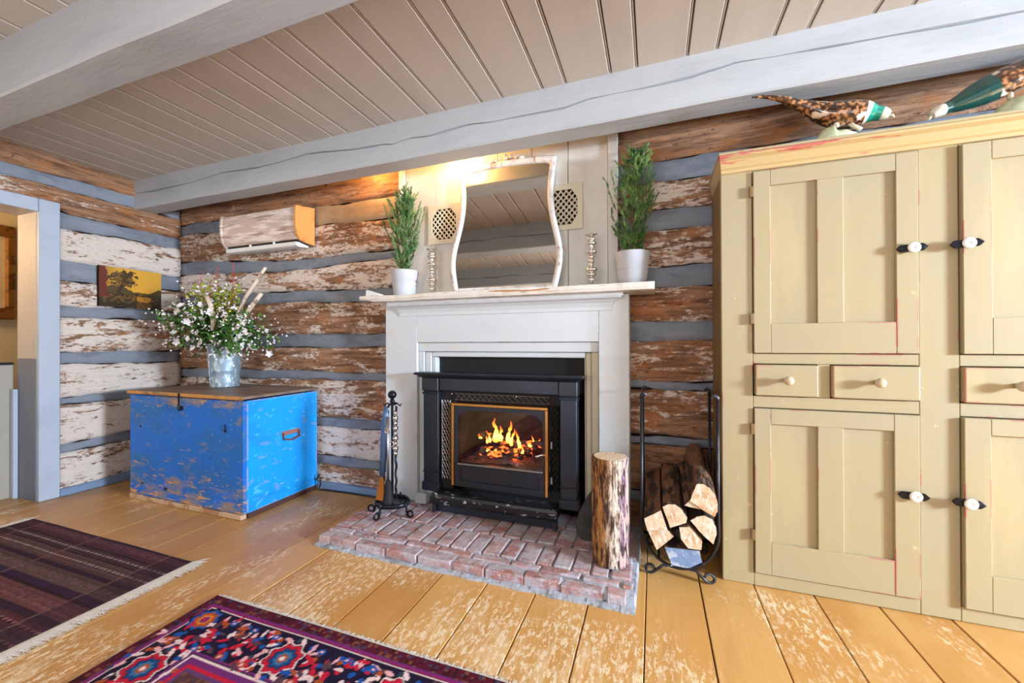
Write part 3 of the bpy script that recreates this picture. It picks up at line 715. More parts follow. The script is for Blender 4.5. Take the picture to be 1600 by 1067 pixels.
# firebox
bm = B(); fx0, fx1, fy1, fz0, fz1 = -1.18, -.566, 2.56, .25, .76
box(bm, fx0-.015, fx0, 2.241, fy1, fz0, fz1); box(bm, fx1, fx1+.015, 2.241, fy1, fz0, fz1); box(bm, fx0-.015, fx1+.015, fy1, fy1+.015, fz0, fz1)
box(bm, fx0-.015, fx1+.015, 2.241, fy1, fz0-.015, fz0); box(bm, fx0-.015, fx1+.015, 2.241, fy1, fz1, fz1+.015)
obj('firebox', bm, M_rock, st)
def bed():
    bm = B(); n, m = 24, 12; V = []
    for i in range(n+1):
        V.append([bm.verts.new((fx0+.01+(fx1-fx0-.02)*i/n, 2.25+(fy1-2.27)*j/m, fz0+.09+.045*math.exp(-((i/n-.5)**2)/.06)*(.6+.4*j/m)+.018*nz(i*.6, j*.6, 2))) for j in range(m+1)])
    for i in range(n):
        for j in range(m): bm.faces.new([V[i][j], V[i+1][j], V[i+1][j+1], V[i][j+1]])
    box(bm, fx0+.01, fx1-.01, 2.25, fy1-.02, fz0+.002, fz0+.06)
    return bm
tag(obj('ash_bed', bed(), M_ash, smooth=True, kind='stuff'), 'pale ash and embers on the floor of the stove', 'ash')
def rough_log(p0, p1, r, seed, seg=14, n=14, amp=.18):
    p0, p1 = Vector(p0), Vector(p1); t = (p1-p0).normalized(); u = t.orthogonal().normalized(); w_ = t.cross(u)
    bm = B(); rings = []
    for i in range(n+1):
        q = p0.lerp(p1, i/n)
        rings.append([bm.verts.new(q+(u*math.cos(2*PI*k/seg)+w_*math.sin(2*PI*k/seg))*r*(1+amp*nz(2.4*math.cos(2*PI*k/seg)+seed, 2.4*math.sin(2*PI*k/seg), i*.35))) for k in range(seg)])
    for a, b in zip(rings, rings[1:]):
        for k in range(seg): bm.faces.new([a[k], a[(k+1) % seg], b[(k+1) % seg], b[k]])
    bm.faces.new(rings[0][::-1]); bm.faces.new(rings[-1]); return bm
BL = [((-1.06, 2.36, .40), (-.72, 2.40, .415), .030, 'charred log lying lowest across the embers in the stove'), ((-1.09, 2.42, .50), (-.84, 2.38, .455), .020, 'thin glowing branch sloping down from the left in the stove'),
      ((-.93, 2.40, .452), (-.64, 2.36, .475), .022, 'burning log at the right under the small flames'), ((-.99, 2.33, .395), (-.76, 2.31, .40), .022, 'short glowing stick at the front of the fire')]
for p0, p1, r, lb in BL: tag(obj('burning_log', rough_log(p0, p1, r, r*500), M_ember, smooth=True), lb, 'log', 'burning wood in the stove')
fire = thing('fire', 'bright orange and yellow flames burning behind the stove glass', 'fire', (-.86, 2.36, .42))
def flame(x, y, z, h, r, lean, seed):
    bm = B(); n, seg = 16, 8; rings = []
    for i in range(n+1):
        t = i/n; rr = r*(math.sin(PI*min(1, t*1.25+.22))**.8 if t < .62 else (1-t)/.38*.75)*(1+.35*nz(t*5, seed)); rr = max(rr, .0006)
        cx_ = x+lean*t*t+r*.9*nz(t*3.2, seed*2.1)*t*2; cz_ = z+h*t
        rings.append([bm.verts.new((cx_+rr*math.cos(2*PI*k/seg), y+rr*.45*math.sin(2*PI*k/seg), cz_)) for k in range(seg)])
    for a, b in zip(rings, rings[1:]):
        for k in range(seg): bm.faces.new([a[k], a[(k+1) % seg], b[(k+1) % seg], b[k]])
    bm.faces.new(rings[0][::-1]); bm.faces.new(rings[-1])
    o = obj('flame', bm, M_flame, fire, smooth=True); me = o.data
    at = me.color_attributes.new('Col', 'FLOAT_COLOR', 'POINT')
    for i, v in enumerate(me.vertices):
        t = min(1, (i//seg)/n); hot = max(0, 1-abs(t-.3)*1.9)
        at.data[i].color = (1.0, .10+.55*hot, .01+.16*hot*hot, 1)
for a in ((-.955, 2.36, .465, .155, .020, -.010, 1), (-.925, 2.37, .47, .10, .016, .008, 2), (-.872, 2.37, .455, .15, .016, .028, 3), (-.85, 2.36, .45, .11, .013, .02, 4), (-.995, 2.36, .46, .075, .010, -.02, 5),
          (-.795, 2.36, .44, .105, .013, -.008, 6), (-1.01, 2.35, .455, .05, .008, -.01, 7), (-.77, 2.34, .40, .07, .009, .004, 8), (-.70, 2.36, .465, .06, .008, -.012, 9), (-.67, 2.36, .46, .05, .008, .012, 10),
          (-.90, 2.33, .395, .04, .012, .01, 11), (-.86, 2.33, .392, .035, .016, .01, 12), (-.94, 2.33, .40, .035, .014, -.01, 13), (-.82, 2.33, .395, .045, .012, .01, 14), (-1.0, 2.34, .405, .025, .016, -.02, 15), (-1.06, 2.36, .48, .02, .014, -.03, 16), (-.72, 2.35, .455, .035, .012, .0, 17)):
    flame(*a)

# ------------------------------------------------------------------ things on the mantel shelf
ZS = 1.414
mi = thing('mirror', 'tall curvy mirror in a flaking white frame leaning on the mantel shelf', 'mirror', (-.875, 2.30, ZS))
def mirror_outline(off, n=28):
    """curvy outline in (u,v), v up from the base"""
    H_ = .815; key = [(0, .335), (.06, .352), (.16, .372), (.24, .375), (.34, .352), (.46, .322), (.58, .308), (.70, .313), (.80, .326), (.815, .328)]
    vs = [k_[0] for k_ in key]; hs = [k_[1] for k_ in key]
    right = [(float(np.interp(v, vs, hs))-off, v) for v in np.linspace(off, H_-off*1.1, n)]
    # smooth
    arr = np.array([p[0] for p in right]); k_ = np.array([1, 2, 3, 2, 1])/9; arr[2:-2] = np.convolve(arr, k_, 'valid')
    right = [(float(a), p[1]) for a, p in zip(arr, right)]
    w_ = right[-1][0]; top = [(w_*math.cos(PI*t/14), H_-off*1.1+.030*math.sin(PI*t/14)) for t in range(1, 14)]
    left = [(-a, b) for a, b in right[::-1]]
    return right+top+left
TL = math.atan2(.062, .82)
def mpt(u, v, d):  # d: distance in front of the back plane
    return (-.875+u, 2.300+v*math.sin(TL)-d*math.cos(TL), ZS+v*math.cos(TL)+d*math.sin(TL)*0+.0)
rings = [mirror_outline(0), mirror_outline(0), mirror_outline(.010), mirror_outline(.026), mirror_outline(.036), mirror_outline(.036)]
ds = [0, .018, .026, .024, .015, 0]
bm = B(); R_ = [[bm.verts.new(mpt(u, v, d)) for u, v in ring] for ring, d in zip(rings, ds)]; m = len(R_[0])
for q in range(6):
    for i in range(m): bm.faces.new([R_[q][i], R_[q][(i+1) % m], R_[(q+1) % 6][(i+1) % m], R_[(q+1) % 6][i]])
obj('frame', bm, M_mframe, mi, smooth=True)
bm = B(); o_ = mirror_outline(.034); a = [bm.verts.new(mpt(u, v, .011)) for u, v in o_]; b = [bm.verts.new(mpt(u, v, .004)) for u, v in o_]
bm.faces.new(a); bm.faces.new(b[::-1])
for i in range(len(a)): bm.faces.new([a[i], a[(i+1) % len(a)], b[(i+1) % len(a)], b[i]])
obj('mirror_glass', bm, M_mirror, mi)
bm = B()
for (u, v, ang, l) in ((0, .85, 90, .05), (-.03, .85, 120, .045), (.03, .85, 60, .045), (-.06, .845, 150, .05), (.06, .845, 30, .05), (0, .845, 90, .03), (-.09, .842, 175, .04), (.09, .842, 5, .04)):
    a = math.radians(ang); p = [mpt(u+l*t*math.cos(a)*.9, v+l*t*math.sin(a)*.7, .02+.006*math.sin(PI*t)) for t in (0, .25, .5, .75, 1)]
    tube(bm, p, [.005, .011, .012, .008, .002], 8)
obj('crest', bm, M_mframe, mi, smooth=True, label='carved leaf crest on top of the mirror frame')

def vent(x0, x1, z0, z1, lb):
    v = thing('vent_grille', lb, 'vent', ((x0+x1)/2, YB-.04, z0), 'cream wall vents')
    cx_, cz_ = (x0+x1)/2, (z0+z1)/2; a, b = (x1-x0)*.36, (z1-z0)*.38
    octo = [(cx_-a*.55, cz_-b), (cx_+a*.55, cz_-b), (cx_+a, cz_-b*.5), (cx_+a, cz_+b*.5), (cx_+a*.55, cz_+b), (cx_-a*.55, cz_+b), (cx_-a, cz_+b*.5), (cx_-a, cz_-b*.5)]
    yv = YB-.036
    obj('plate', plate_hole(B(), (x0, x1, z0, z1), octo, yv-.009, yv-.001), M_vent, v, bevel=.002)
    obj('backing', prism(B(), octo, 'y', yv-.0015, yv-.0005), M_crack, v)
    bm = B(); s = .034
    for sgn in (1, -1):
        for k in range(-14, 15):
            # clip the line (cx+k*s + t, cz + sgn*t) to the octagon
            ts = []
            for t in np.linspace(-.2, .2, 161):
                x, z = cx_+k*s+t, cz_+sgn*t*1.15
                if abs(x-cx_) < a and abs(z-cz_) < b and abs(x-cx_)/a+abs(z-cz_)/b < 1.5: ts.append(t)
            if len(ts) > 3: tube(bm, [(cx_+k*s+ts[0], yv-.004, cz_+sgn*ts[0]*1.15), (cx_+k*s+ts[-1], yv-.004, cz_+sgn*ts[-1]*1.15)], .0048, 4)
    obj('lattice', bm, M_vent, v)
vent(-1.447, -1.200, 1.768, 2.035, 'cream lattice wall vent left of the mirror')
vent(-.625, -.392, 1.780, 2.057, 'cream lattice wall vent right of the mirror')

def candlestick(cx_, cy_, lb):
    t = thing('candlestick', lb, 'candlestick', (cx_, cy_, ZS), 'silvered candlesticks on the mantel')
    z = ZS
    obj('base', lathe(B(), [(.042, z), (.036, z+.004), (.026, z+.009), (.012, z+.016), (.009, z+.03)], cx_, cy_, 28), M_chrome, t, smooth=True)
    pr = []
    for (zc_, r, h) in ((.045, .012, .012), (.072, .018, .014), (.100, .022, .018), (.130, .010, .010), (.150, .013, .012), (.172, .012, .012), (.200, .021, .015), (.228, .010, .010), (.250, .019, .015), (.272, .015, .010)):
        for k in range(7):
            a = -PI/2+PI*k/6; pr.append((.008+(r*1.6-.008)*math.cos(a), z+zc_+h*math.sin(a)*.95))
    pr.sort(key=lambda p: p[1]); obj('stem', lathe(B(), pr, cx_, cy_, 24), M_chrome, t, smooth=True)
    obj('drip_pan', lathe(B(), [(.009, z+.282), (.014, z+.288), (.036, z+.298), (.037, z+.300), (.014, z+.297), (.010, z+.292)], cx_, cy_, 24), M_chrome, t, smooth=True)
candlestick(-1.365, 2.27, 'silvered beaded candlestick at the left of the mirror')
candlestick(-.330, 2.27, 'silvered beaded candlestick at the right of the mirror')

def juniper(cx_, cy_, s, hgt, lb, seed, lean, wd=1.1):
    rnd = random.Random(seed)
    t = thing('potted_juniper', lb, 'plant', (cx_, cy_, ZS), 'potted junipers on the mantel')
    z = ZS
    obj('pot', lathe(B(), [(r_*wd, z_) for r_, z_ in [(.060*s, z), (.064*s, z+.004), (.073*s, z+.075*s), (.0715*s, z+.078*s), (.0735*s, z+.081*s), (.075*s, z+.088*s), (.0735*s, z+.091*s), (.084*s, z+.168*s), (.082*s, z+.172*s), (.078*s, z+.168*s), (.07*s, z+.13*s)]], cx_, cy_, 36), M_pot, t, smooth=True)
    obj('soil', lathe(B(), [(.070*s, z+.130*s), (.074*s, z+.150*s)], cx_, cy_, 24), M_soil, t)
    zb = z+.14*s
    bm = B(); bs = B(); top = hgt
    def sprig(p, d, l, n):
        # a small spray: a stalk with needles
        d = d.normalized()
        for k in range(n):
            q = p+d*l*k/n
            for _ in range(4):
                e = (d*.9+Vector((rnd.uniform(-1, 1), rnd.uniform(-1, 1), rnd.uniform(-.3, 1)))*.75).normalized()
                ln = rnd.uniform(.012, .024); w_ = e.orthogonal().normalized()*.0021; w2 = e.cross(w_)
                a = [bm.verts.new(q+w_), bm.verts.new(q-w_*.5+w2*.87), bm.verts.new(q-w_*.5-w2*.87), bm.verts.new(q+e*ln)]
                for f in ((0, 1, 3), (1, 2, 3), (2, 0, 3)): bm.faces.new([a[i] for i in f])
    axis = lambda u: Vector((cx_+lean*u*u, cy_-.01*u, zb+top*u))
    tube(bs, [axis(u/6) for u in range(7)], [.006, .0055, .005, .004, .003, .002, .001], 6)
    nb = 95
    for i in range(nb):
        u = (i+.5)/nb*.93; p = axis(u); an = rnd.uniform(0, 2*PI)
        reach = .145*s*(1-u)**.6*(.25+.75*min(1, u*3.2))*rnd.uniform(.35, 1.45)
        rise = reach*rnd.uniform(.7, 1.6)
        side = Vector((math.cos(an), .7*math.sin(an), 0))
        end = p+side*reach+Vector((0, 0, rise)); end.y = min(end.y, 2.33); mid = p+side*reach*.7+Vector((0, 0, rise*.35))
        tube(bs, [p, mid, end], [.0022, .0016, .0008], 4)
        for q in range(7):
            tt = .2+.8*q/6; pt = p.lerp(mid, tt*2) if tt < .5 else mid.lerp(end, tt*2-1)
            d = (end-mid)+Vector((rnd.uniform(-.05, .05), rnd.uniform(-.05, .05), rnd.uniform(0, .03)))
            sprig(pt, d, rnd.uniform(.02, .04), 5)
    obj('branches', bs, M_stem, t); obj('foliage', bm, M_needle, t, kind='stuff')
juniper(-1.575, 2.27, 1.0, .56, 'smaller juniper in a pale ribbed pot at the left end of the mantel', 3, .02)
juniper(-.108, 2.265, 1.03, .60, 'bushier juniper in a pale ribbed pot at the right end of the mantel', 9, .03)
bm = prism(B(), [(-1.80, ZS), (-1.69, ZS), (-1.70, ZS+.012), (-1.795, ZS+.042)], 'y', 2.15, 2.21)
tag(obj('folded_card', bm, M_plastic, bevel=.003), 'small folded white card beside the left juniper pot', 'card')
# lamp behind the beam over the mirror
def spot_lamp(x, power, lb):
    lp = thing('spot_lamp', lb, 'lamp', (x, 2.25, 2.33), 'warm lamps behind the beam')
    obj('lamp_arm', tube(B(), [(x, 2.19, 2.42), (x, 2.22, 2.425), (x, 2.25, 2.405)], .006, 8), M_steel, lp)
    obj('lamp_shade', lathe(B(), [(.012, 2.405), (.020, 2.39), (.028, 2.35), (.026, 2.35), (.016, 2.388), (.010, 2.40)], x, 2.25, 20), M_steel, lp, smooth=True)
    obj('bulb', ball(B(), (x, 2.25, 2.362), .013), M_bulb, lp, smooth=True)
    pl = bpy.data.lights.new('spot_lamp_light', 'POINT'); pl.energy = power; pl.color = (1, .50, .15); pl.shadow_soft_size = .02
    po = bpy.data.objects.new('spot_lamp_light', pl); link(po); po.location = (x, 2.25, 2.325)
M_bulb = emit('bulb_glow', (1, .72, .38, 1), 40)
spot_lamp(-1.17, 11, 'small warm lamp hidden behind the beam over the mirror')
spot_lamp(-1.86, 5.5, 'small warm lamp hidden behind the beam left of the white panelling')

# ------------------------------------------------------------------ air conditioner boxed in with boards
ac = thing('air_conditioner', 'wall air conditioner boxed in whitewashed boards with a white louvre', 'air conditioner', (-2.85, 2.36, 1.98))
prof = [(2.366, 2.135), (2.235, 2.115), (2.205, 2.108), (2.200, 2.04), (2.203, 1.96), (2.212, 1.91), (2.226, 1.877), (2.245, 1.877), (2.366, 1.90)]
obj('front_cover', prism(B(), prof, 'x', -3.235, -2.478), M_acwood, ac, bevel=.003, smooth=False)
prof2 = [(2.366, 2.142), (2.195, 2.115), (2.190, 2.04), (2.194, 1.955), (2.206, 1.905), (2.235, 1.868), (2.29, 1.858), (2.366, 1.854)]
obj('end_board', prism(B(), prof2, 'x', -2.4775, -2.455), M_acside, ac, bevel=.002, label='wooden end board with orange lamplight painted in')
obj('end_board', prism(B(), prof2, 'x', -3.256, -3.2355), M_acwood, ac, bevel=.002)
obj('louvre', prism(B(), [(2.232, 1.860), (2.26, 1.862), (2.35, 1.850), (2.35, 1.838), (2.262, 1.828), (2.240, 1.834)], 'x', -3.245, -2.500), M_plastic, ac, label='white plastic louvre')
obj('air_slot', bx(-3.234, -2.48, 2.246, 2.36, 1.8625, 1.8765), M_matte, ac)
for x in (-2.98, -2.73): obj('louvre_clip', bx(x, x+.008, 2.232, 2.245, 1.858, 1.878), M_plastic, ac)

# ------------------------------------------------------------------ painting on the left wall
pt = thing('landscape_painting', 'small unframed dark landscape painting on the log wall beside the door', 'painting', (XL+.045, 2.01, 1.55))
Y0, Y1, Z0, Z1 = 1.805, 2.215, 1.398, 1.712
obj('stretcher', bx(XL+.028, XL+.05, Y0, Y1, Z0, Z1), M_crack, pt)
ny, nx = 120, 150
V_, U_ = np.meshgrid(np.linspace(0, 1, ny), np.linspace(0, 1, nx), indexing='ij')
def vn(U, V, f, s):
    out = np.zeros(U.shape)
    for i in range(U.shape[0]):
        for j in range(U.shape[1]): out[i, j] = noise.fractal(Vector((U[i, j]*f, V[i, j]*f, s)), 1.0, 2.0, 4)
    return out
N1 = vn(U_, V_, 6, 1.); N2 = vn(U_, V_, 18, 5.)
def lc(r, g, b): return np.array([lin(r), lin(g), lin(b)])
C_ = np.zeros((ny, nx, 3))
sky = lc(214, 150, 40)*(1-V_[..., None])+lc(206, 158, 58)*V_[..., None]; sky = sky*(1-.5*np.clip((.35-U_)/.35, 0, 1)[..., None]); C_[:] = sky
def over(mask, col, a=1.0):
    m_ = (np.clip(mask, 0, 1)*a)[..., None]; C_[:] = C_*(1-m_)+col*m_
over((V_ < .47+.06*np.sin(U_*7)+.05*N1)*1.0, lc(74, 62, 34)); over((V_ < .40)*(N1 > -.05)*1.0, lc(104, 76, 30)); over((V_ < .36)*(N2 > .05)*1.0, lc(48, 36, 20))
over((V_ < .30)*(np.abs(U_-.70) < .12)*(N2 > -.3)*1.0, lc(186, 128, 40), .8)
tr = ((U_-.36)/.22)**2+((V_-.72)/.22)**2; over((tr+.9*N2+.5*N1 < .95)*1.0, lc(66, 48, 24)); over((tr+.9*N2 < .35)*(N1 > 0)*1.0, lc(110, 82, 34))
over((np.abs(U_-.33-.05*N1) < .025)*(V_ > .3)*(V_ < .62)*1.0, lc(52, 34, 20)); over((U_ < .13+.05*N1)*(V_ > .25)*1.0, lc(96, 38, 26)); over((V_ < .15+.1*N1)*1.0, lc(40, 26, 16), .8)
P_ = np.stack([np.full(U_.shape, XL+.0515), Y0+(Y1-Y0)*U_, Z0+(Z1-Z0)*V_], -1)
grid_colour('canvas', P_, C_, M_oil, pt)

# ------------------------------------------------------------------ blue chest
ch = thing('blanket_chest', 'old blue painted wooden chest with worn orange patches in the corner', 'chest', (-2.98, 2.07, 0))
cx0, cx1, cy0, cy1 = -3.545, -2.402, 1.762, 2.335
obj('front_panel', bx(cx0, cx1, cy0, cy0+.022, .034, .742), M_bluef, ch, bevel=.004, label='front with worn blue paint')
obj('end_panel', bx(cx1-.022, cx1, cy0+.0225, cy1, .034, .742), M_blue_lit, ch, bevel=.004, label='end with window light painted into its blue')
obj('end_panel', bx(cx0, cx0+.022, cy0+.0225, cy1, .034, .742), M_blue, ch, bevel=.003)
obj('back_panel', bx(cx0+.023, cx1-.023, cy1-.02, cy1, .034, .742), M_blue, ch)
obj('bottom_board', bx(cx0+.023, cx1-.023, cy0+.023, cy1-.021, .036, .055), M_strip, ch)
obj('lid', bx(cx0-.012, cx1+.008, cy0-.006, cy1+.01, .752, .770), M_lid, ch, bevel=.004)
obj('lid_edge', bx(cx0-.013, cx1+.009, cy0-.014, cy0-.0065, .748, .7705), M_lidfront, ch, bevel=.003, label='orange worn front edge of the lid')
x = cx0+.002
for l in (.14, .16, .13, .17, .15, .20, .18):
    x1_ = min(x+l, cx1); obj('base_strip', bx(x, x1_-.003, cy0-.006+random.uniform(-.002, .002), cy0+.03, 0.001, .032+random.uniform(-.004, .003)), M_strip, ch, bevel=.003); x += l
    if x > cx1-.02: break
obj('end_strip', bx(cx1-.03, cx1-.002, cy0+.034, cy1, .001, .033), layered('dark_strip', c(72, 44, 42), rough=.6), ch)
bm = B(); box(bm, -2.992, -2.978, cy0-.019, cy0-.0145, .69, .773); tube(bm, [(-2.985, cy0-.02, .70), (-2.985, cy0-.022, .675), (-2.985, cy0-.012, .655)], .006, 6); lathe(bm, [(.018, 0), (.018, .004)], 0, 0, 12)
bmesh.ops.transform(bm, matrix=Matrix.Translation((-2.985, cy0-.002, .672)) @ Matrix.Rotation(PI/2, 4, 'X'), verts=bm.verts[-24:])
obj('hasp', bm, M_wrought, ch)
bm = B()
for (x, z, r) in ((-2.562, .545, .010), (-3.42, .518, .007), (-3.145, .11, .013), (-3.40, .12, .007)):
    tube(bm, [(x, cy0-.003, z+.004), (x, cy0+.004, z)], r, 10)
tube(bm, [(-2.560, cy0-.006, .59), (-2.562, cy0-.006, .545)], .004, 6)
obj('nail_head', bm, M_matte, ch)
hb_ = B(); hy0, hy1, hz = 2.035, 2.165, .455
pts = [(cx1+.006, hy0, hz+.03), (cx1+.018, hy0+.004, hz-.012), (cx1+.022, (hy0+hy1)/2, hz-.024), (cx1+.018, hy1-.004, hz-.012), (cx1+.006, hy1, hz+.03)]
tube(hb_, pts, .006, 8); obj('handle', hb_, layered('rusty_iron', c(130, 62, 60), [(c(80, 40, 40), (30, 30, 30), .45, .6, .8)], rough=.6), ch, smooth=True)
obj('handle_plate', bx(cx1, cx1+.004, hy0-.008, hy1+.008, hz+.012, hz+.042), layered('rusty_plate', c(150, 100, 92), rough=.6), ch, bevel=.003)
tag(obj('power_cable', tube(B(), [(-2.40, 2.372, .10), (-2.375, 2.30, .085), (-2.352, 2.30, .12), (-2.335, 2.30, .10), (-2.335, 2.30, .05), (-2.36, 2.30, .012), (-2.30, 2.325, .006), (-2.15, 2.335, .006), (-1.98, 2.335, .006), (-1.80, 2.338, .006)][1:], .006, 8), M_cable, smooth=True), 'black cable looping out behind the blue chest along the baseboard', 'cable')

# ------------------------------------------------------------------ bucket with flowers
bk = thing('metal_bucket', 'galvanized metal bucket standing on the blue chest', 'bucket', (-3.118, 2.14, .7712))
bz = .7712; bxx, byy = -3.118, 2.14
obj('body', lathe(B(), [(.090, bz), (.096, bz+.004), (.096, bz+.012), (.092, bz+.016), (.100, bz+.12), (.102, bz+.125), (.101, bz+.13), (.113, bz+.318), (.118, bz+.324), (.116, bz+.330), (.110, bz+.327), (.106, bz+.26), (.090, bz+.02)], bxx, byy, 40), M_galv, bk, smooth=True)
obj('handle_ear', lathe(B(), [(.006, bz+.26), (.012, bz+.27), (.012, bz+.30), (.005, bz+.312)], bxx+.03, byy-.109, 10), M_galv, bk)
obj('seam', tube(B(), [(bxx-.018, byy-.096, bz+.02), (bxx-.02, byy-.109, bz+.24)], .004, 6), M_galv, bk)
fa = thing('flower_arrangement', 'big bunch of white flowers, greenery and birch twigs in the metal bucket', 'flowers', (bxx, byy, bz+.30))
fz = bz+.31; rnd = random.Random(21)
leaf_bm = B(); leafy_bm = B(); stems = B(); bud = B()
def leaf(bm, p, d, l, w_):
    d = d.normalized(); s = d.cross(Vector((rnd.uniform(-1, 1), rnd.uniform(-1, 1), 1))).normalized(); n_ = d.cross(s)
    a = bm.verts.new(p); b = bm.verts.new(p+d*l*.45+s*w_+n_*w_*.3); e = bm.verts.new(p+d*l); f = bm.verts.new(p+d*l*.45-s*w_+n_*w_*.3); g = bm.verts.new(p+d*l*.5-n_*w_*.15)
    bm.faces.new([a, b, g]); bm.faces.new([b, e, g]); bm.faces.new([e, f, g]); bm.faces.new([f, a, g])
bm = B()  # one five-petal flower, reused
R0 = .023
for k in range(5):
    a = 2*PI*k/5; d = Vector((math.cos(a), math.sin(a), 0)); s = Vector((-d.y, d.x, 0))
    v = [bm.verts.new(p) for p in (Vector((0, 0, 0)), d*R0*.55+s*R0*.42+Vector((0, 0, .003)), d*R0*1.05+Vector((0, 0, .006)), d*R0*.55-s*R0*.42+Vector((0, 0, .003)), d*R0*.55+Vector((0, 0, .0005)))]
    for f in ((0, 1, 4), (1, 2, 4), (2, 3, 4), (3, 0, 4)): bm.faces.new([v[i] for i in f])
me_fl = bpy.data.meshes.new('flower'); bm.to_mesh(me_fl); bm.free(); me_fl.materials.append(M_petal)
base = Vector((bxx, byy, fz))
zones = []  # (end offset, count weight) : drooping left mass, right mass, upper middle
for i in range(105):
    q = rnd.random()
    if q < .42: e = Vector((rnd.uniform(-.52, -.12), rnd.uniform(-.24, .10), rnd.uniform(-.02, .40)))
    elif q < .68: e = Vector((rnd.uniform(.12, .50), rnd.uniform(-.24, .10), rnd.uniform(-.06, .22)))
    else: e = Vector((rnd.uniform(-.16, .20), rnd.uniform(-.20, .10), rnd.uniform(.15, .50)))
    if e.x < -.42: e.z = rnd.uniform(.12, .26)
    zones.append(e)
nf = 0
for e in zones:
    st0 = base+Vector((rnd.uniform(-.06, .06), rnd.uniform(-.06, .06), -.04)); end = base+e
    mid = st0.lerp(end, .5)+Vector((0, 0, .09))
    tube(stems, [st0, mid, end], [.0022, .0018, .001], 4)
    yellow = (e.z > .30 and abs(e.x) < .2)
    for k in range(24):
        t = .25+.75*k/23; p = st0.lerp(mid, t*2) if t < .5 else mid.lerp(end, t*2-1)
        p = p+Vector((rnd.gauss(0, .022), rnd.gauss(0, .022), rnd.gauss(0, .022)))
        leaf(leafy_bm if yellow and k > 6 else leaf_bm, p, Vector((rnd.uniform(-1, 1), rnd.uniform(-1, .3), rnd.uniform(-.5, 1))), rnd.uniform(.032, .056), rnd.uniform(.010, .016))
    for k in range(5):
        p = end+Vector((rnd.gauss(0, .035), rnd.gauss(-.02, .03), rnd.gauss(0, .035))); ball(bud, p, rnd.uniform(.005, .009), sub=1)
    for k in range(3 if not yellow else 1):
        if rnd.random() < .8 and nf < 170:
            p = mid.lerp(end, rnd.uniform(.35, 1.05))+Vector((rnd.gauss(0, .03), -.03+rnd.gauss(0, .03), rnd.gauss(0, .03)))
            fo = bpy.data.objects.new('flower', me_fl); link(fo, fa); fo.location = p-wloc(fa)
            fo.rotation_euler = (rnd.uniform(.7, 1.8), rnd.uniform(-.5, .5), rnd.uniform(-.8, .6)); sc_ = rnd.uniform(.75, 1.35); fo.scale = (sc_,)*3; nf += 1
obj('leaves', leaf_bm, M_leaf, fa, kind='stuff'); obj('yellow_green_leaves', leafy_bm, M_leafy, fa, kind='stuff', label='yellow-green sprigs at the top of the bunch')
obj('stems', stems, M_stem, fa, kind='stuff'); obj('buds', bud, M_petal, fa, kind='stuff')
obj('birch_branch', tube(B(), [base+Vector(p) for p in ((-.02, -.06, -.03), (.04, -.10, .08), (.07, -.13, .19), (.07, -.15, .30), (.04, -.16, .37))], [.022, .021, .019, .017, .013], 10), M_birch, fa, smooth=True)
obj('birch_branch', tube(B(), [base+Vector(p) for p in ((.05, -.06, .0), (.27, -.10, .14), (.46, -.12, .30), (.54, -.12, .37))], [.016, .016, .015, .013], 10), M_birch, fa, smooth=True)
obj('birch_branch', tube(B(), [base+Vector(p) for p in ((.05, -.05, .04), (.26, -.10, .20), (.38, -.11, .36), (.58, -.12, .55))], [.014, .013, .013, .010], 10), M_birch, fa, smooth=True)
obj('brown_twig', tube(B(), [base+Vector(p) for p in ((.03, -.07, -.02), (.05, -.12, .10), (.11, -.13, .20), (.22, -.12, .30))], [.007, .006, .005, .003], 6), M_stem, fa, smooth=True)
bm = B()
for (x, zt) in ((.0, .60), (-.16, .58), (.16, .62), (.17, .50), (-.07, .48)):
    tube(bm, [base+Vector((x*.3, -.05, .05)), base+Vector((x, -.06, zt*.6)), base+Vector((x*1.15, -.06, zt))], .0015, 4)
    for k in range(8): ball(bm, base+Vector((x*1.1+rnd.gauss(0, .012), -.06+rnd.gauss(0, .01), zt-.02*k)), .005, sub=1)
obj('red_sprigs', bm, M_red, fa, kind='stuff', label='thin sprigs with red berries')
bm = B()
for k in range(10): ball(bm, base+Vector((.20+rnd.gauss(0, .012), -.12, .20+rnd.gauss(0, .018))), .010, sub=1)
obj('yellow_blossom', bm, M_yell, fa, kind='stuff', label='small yellow blossom')

# ------------------------------------------------------------------ fire tools
tx, ty = -1.50, 2.03; tz = .064
fs_ = thing('fire_tool_stand', 'black wrought iron fire tool stand with ball top and scroll feet', 'stand', (tx, ty, tz))
bm = B(); tube(bm, [(tx+.105*math.cos(a), ty+.085*math.sin(a), tz+.075) for a in np.linspace(0, 2*PI, 33)], .007, 6, flat=2.0); obj('base_ring', bm, M_wrought, fs_, smooth=True)
obj('base_dish', lathe(B(), [(.03, tz+.060), (.095, tz+.064), (.098, tz+.072), (.03, tz+.068)], tx, ty, 28), M_wrought, fs_)
for an in (-.15, -1.75, 3.35, 1.6):
    bm = B(); d = Vector((math.cos(an), math.sin(an)*.85, 0)); c0 = Vector((tx, ty, tz))
    pts = [c0+d*.10+Vector((0, 0, .10)), c0+d*.108+Vector((0, 0, .07)), c0+d*.112+Vector((0, 0, .035)), c0+d*.120+Vector((0, 0, .010))]
    for a in np.linspace(-PI*.6, PI*1.2, 10): pts.append(c0+d*(.140+.020*math.cos(a)*1.0)+Vector((0, 0, .026+.0185*math.sin(a))))
    tube(bm, pts, .0065, 6); obj('foot', bm, M_wrought, fs_, smooth=True)
obj('post', tube(B(), [(tx, ty, tz+.06), (tx, ty, tz+.70)], .008, 8), M_wrought, fs_)
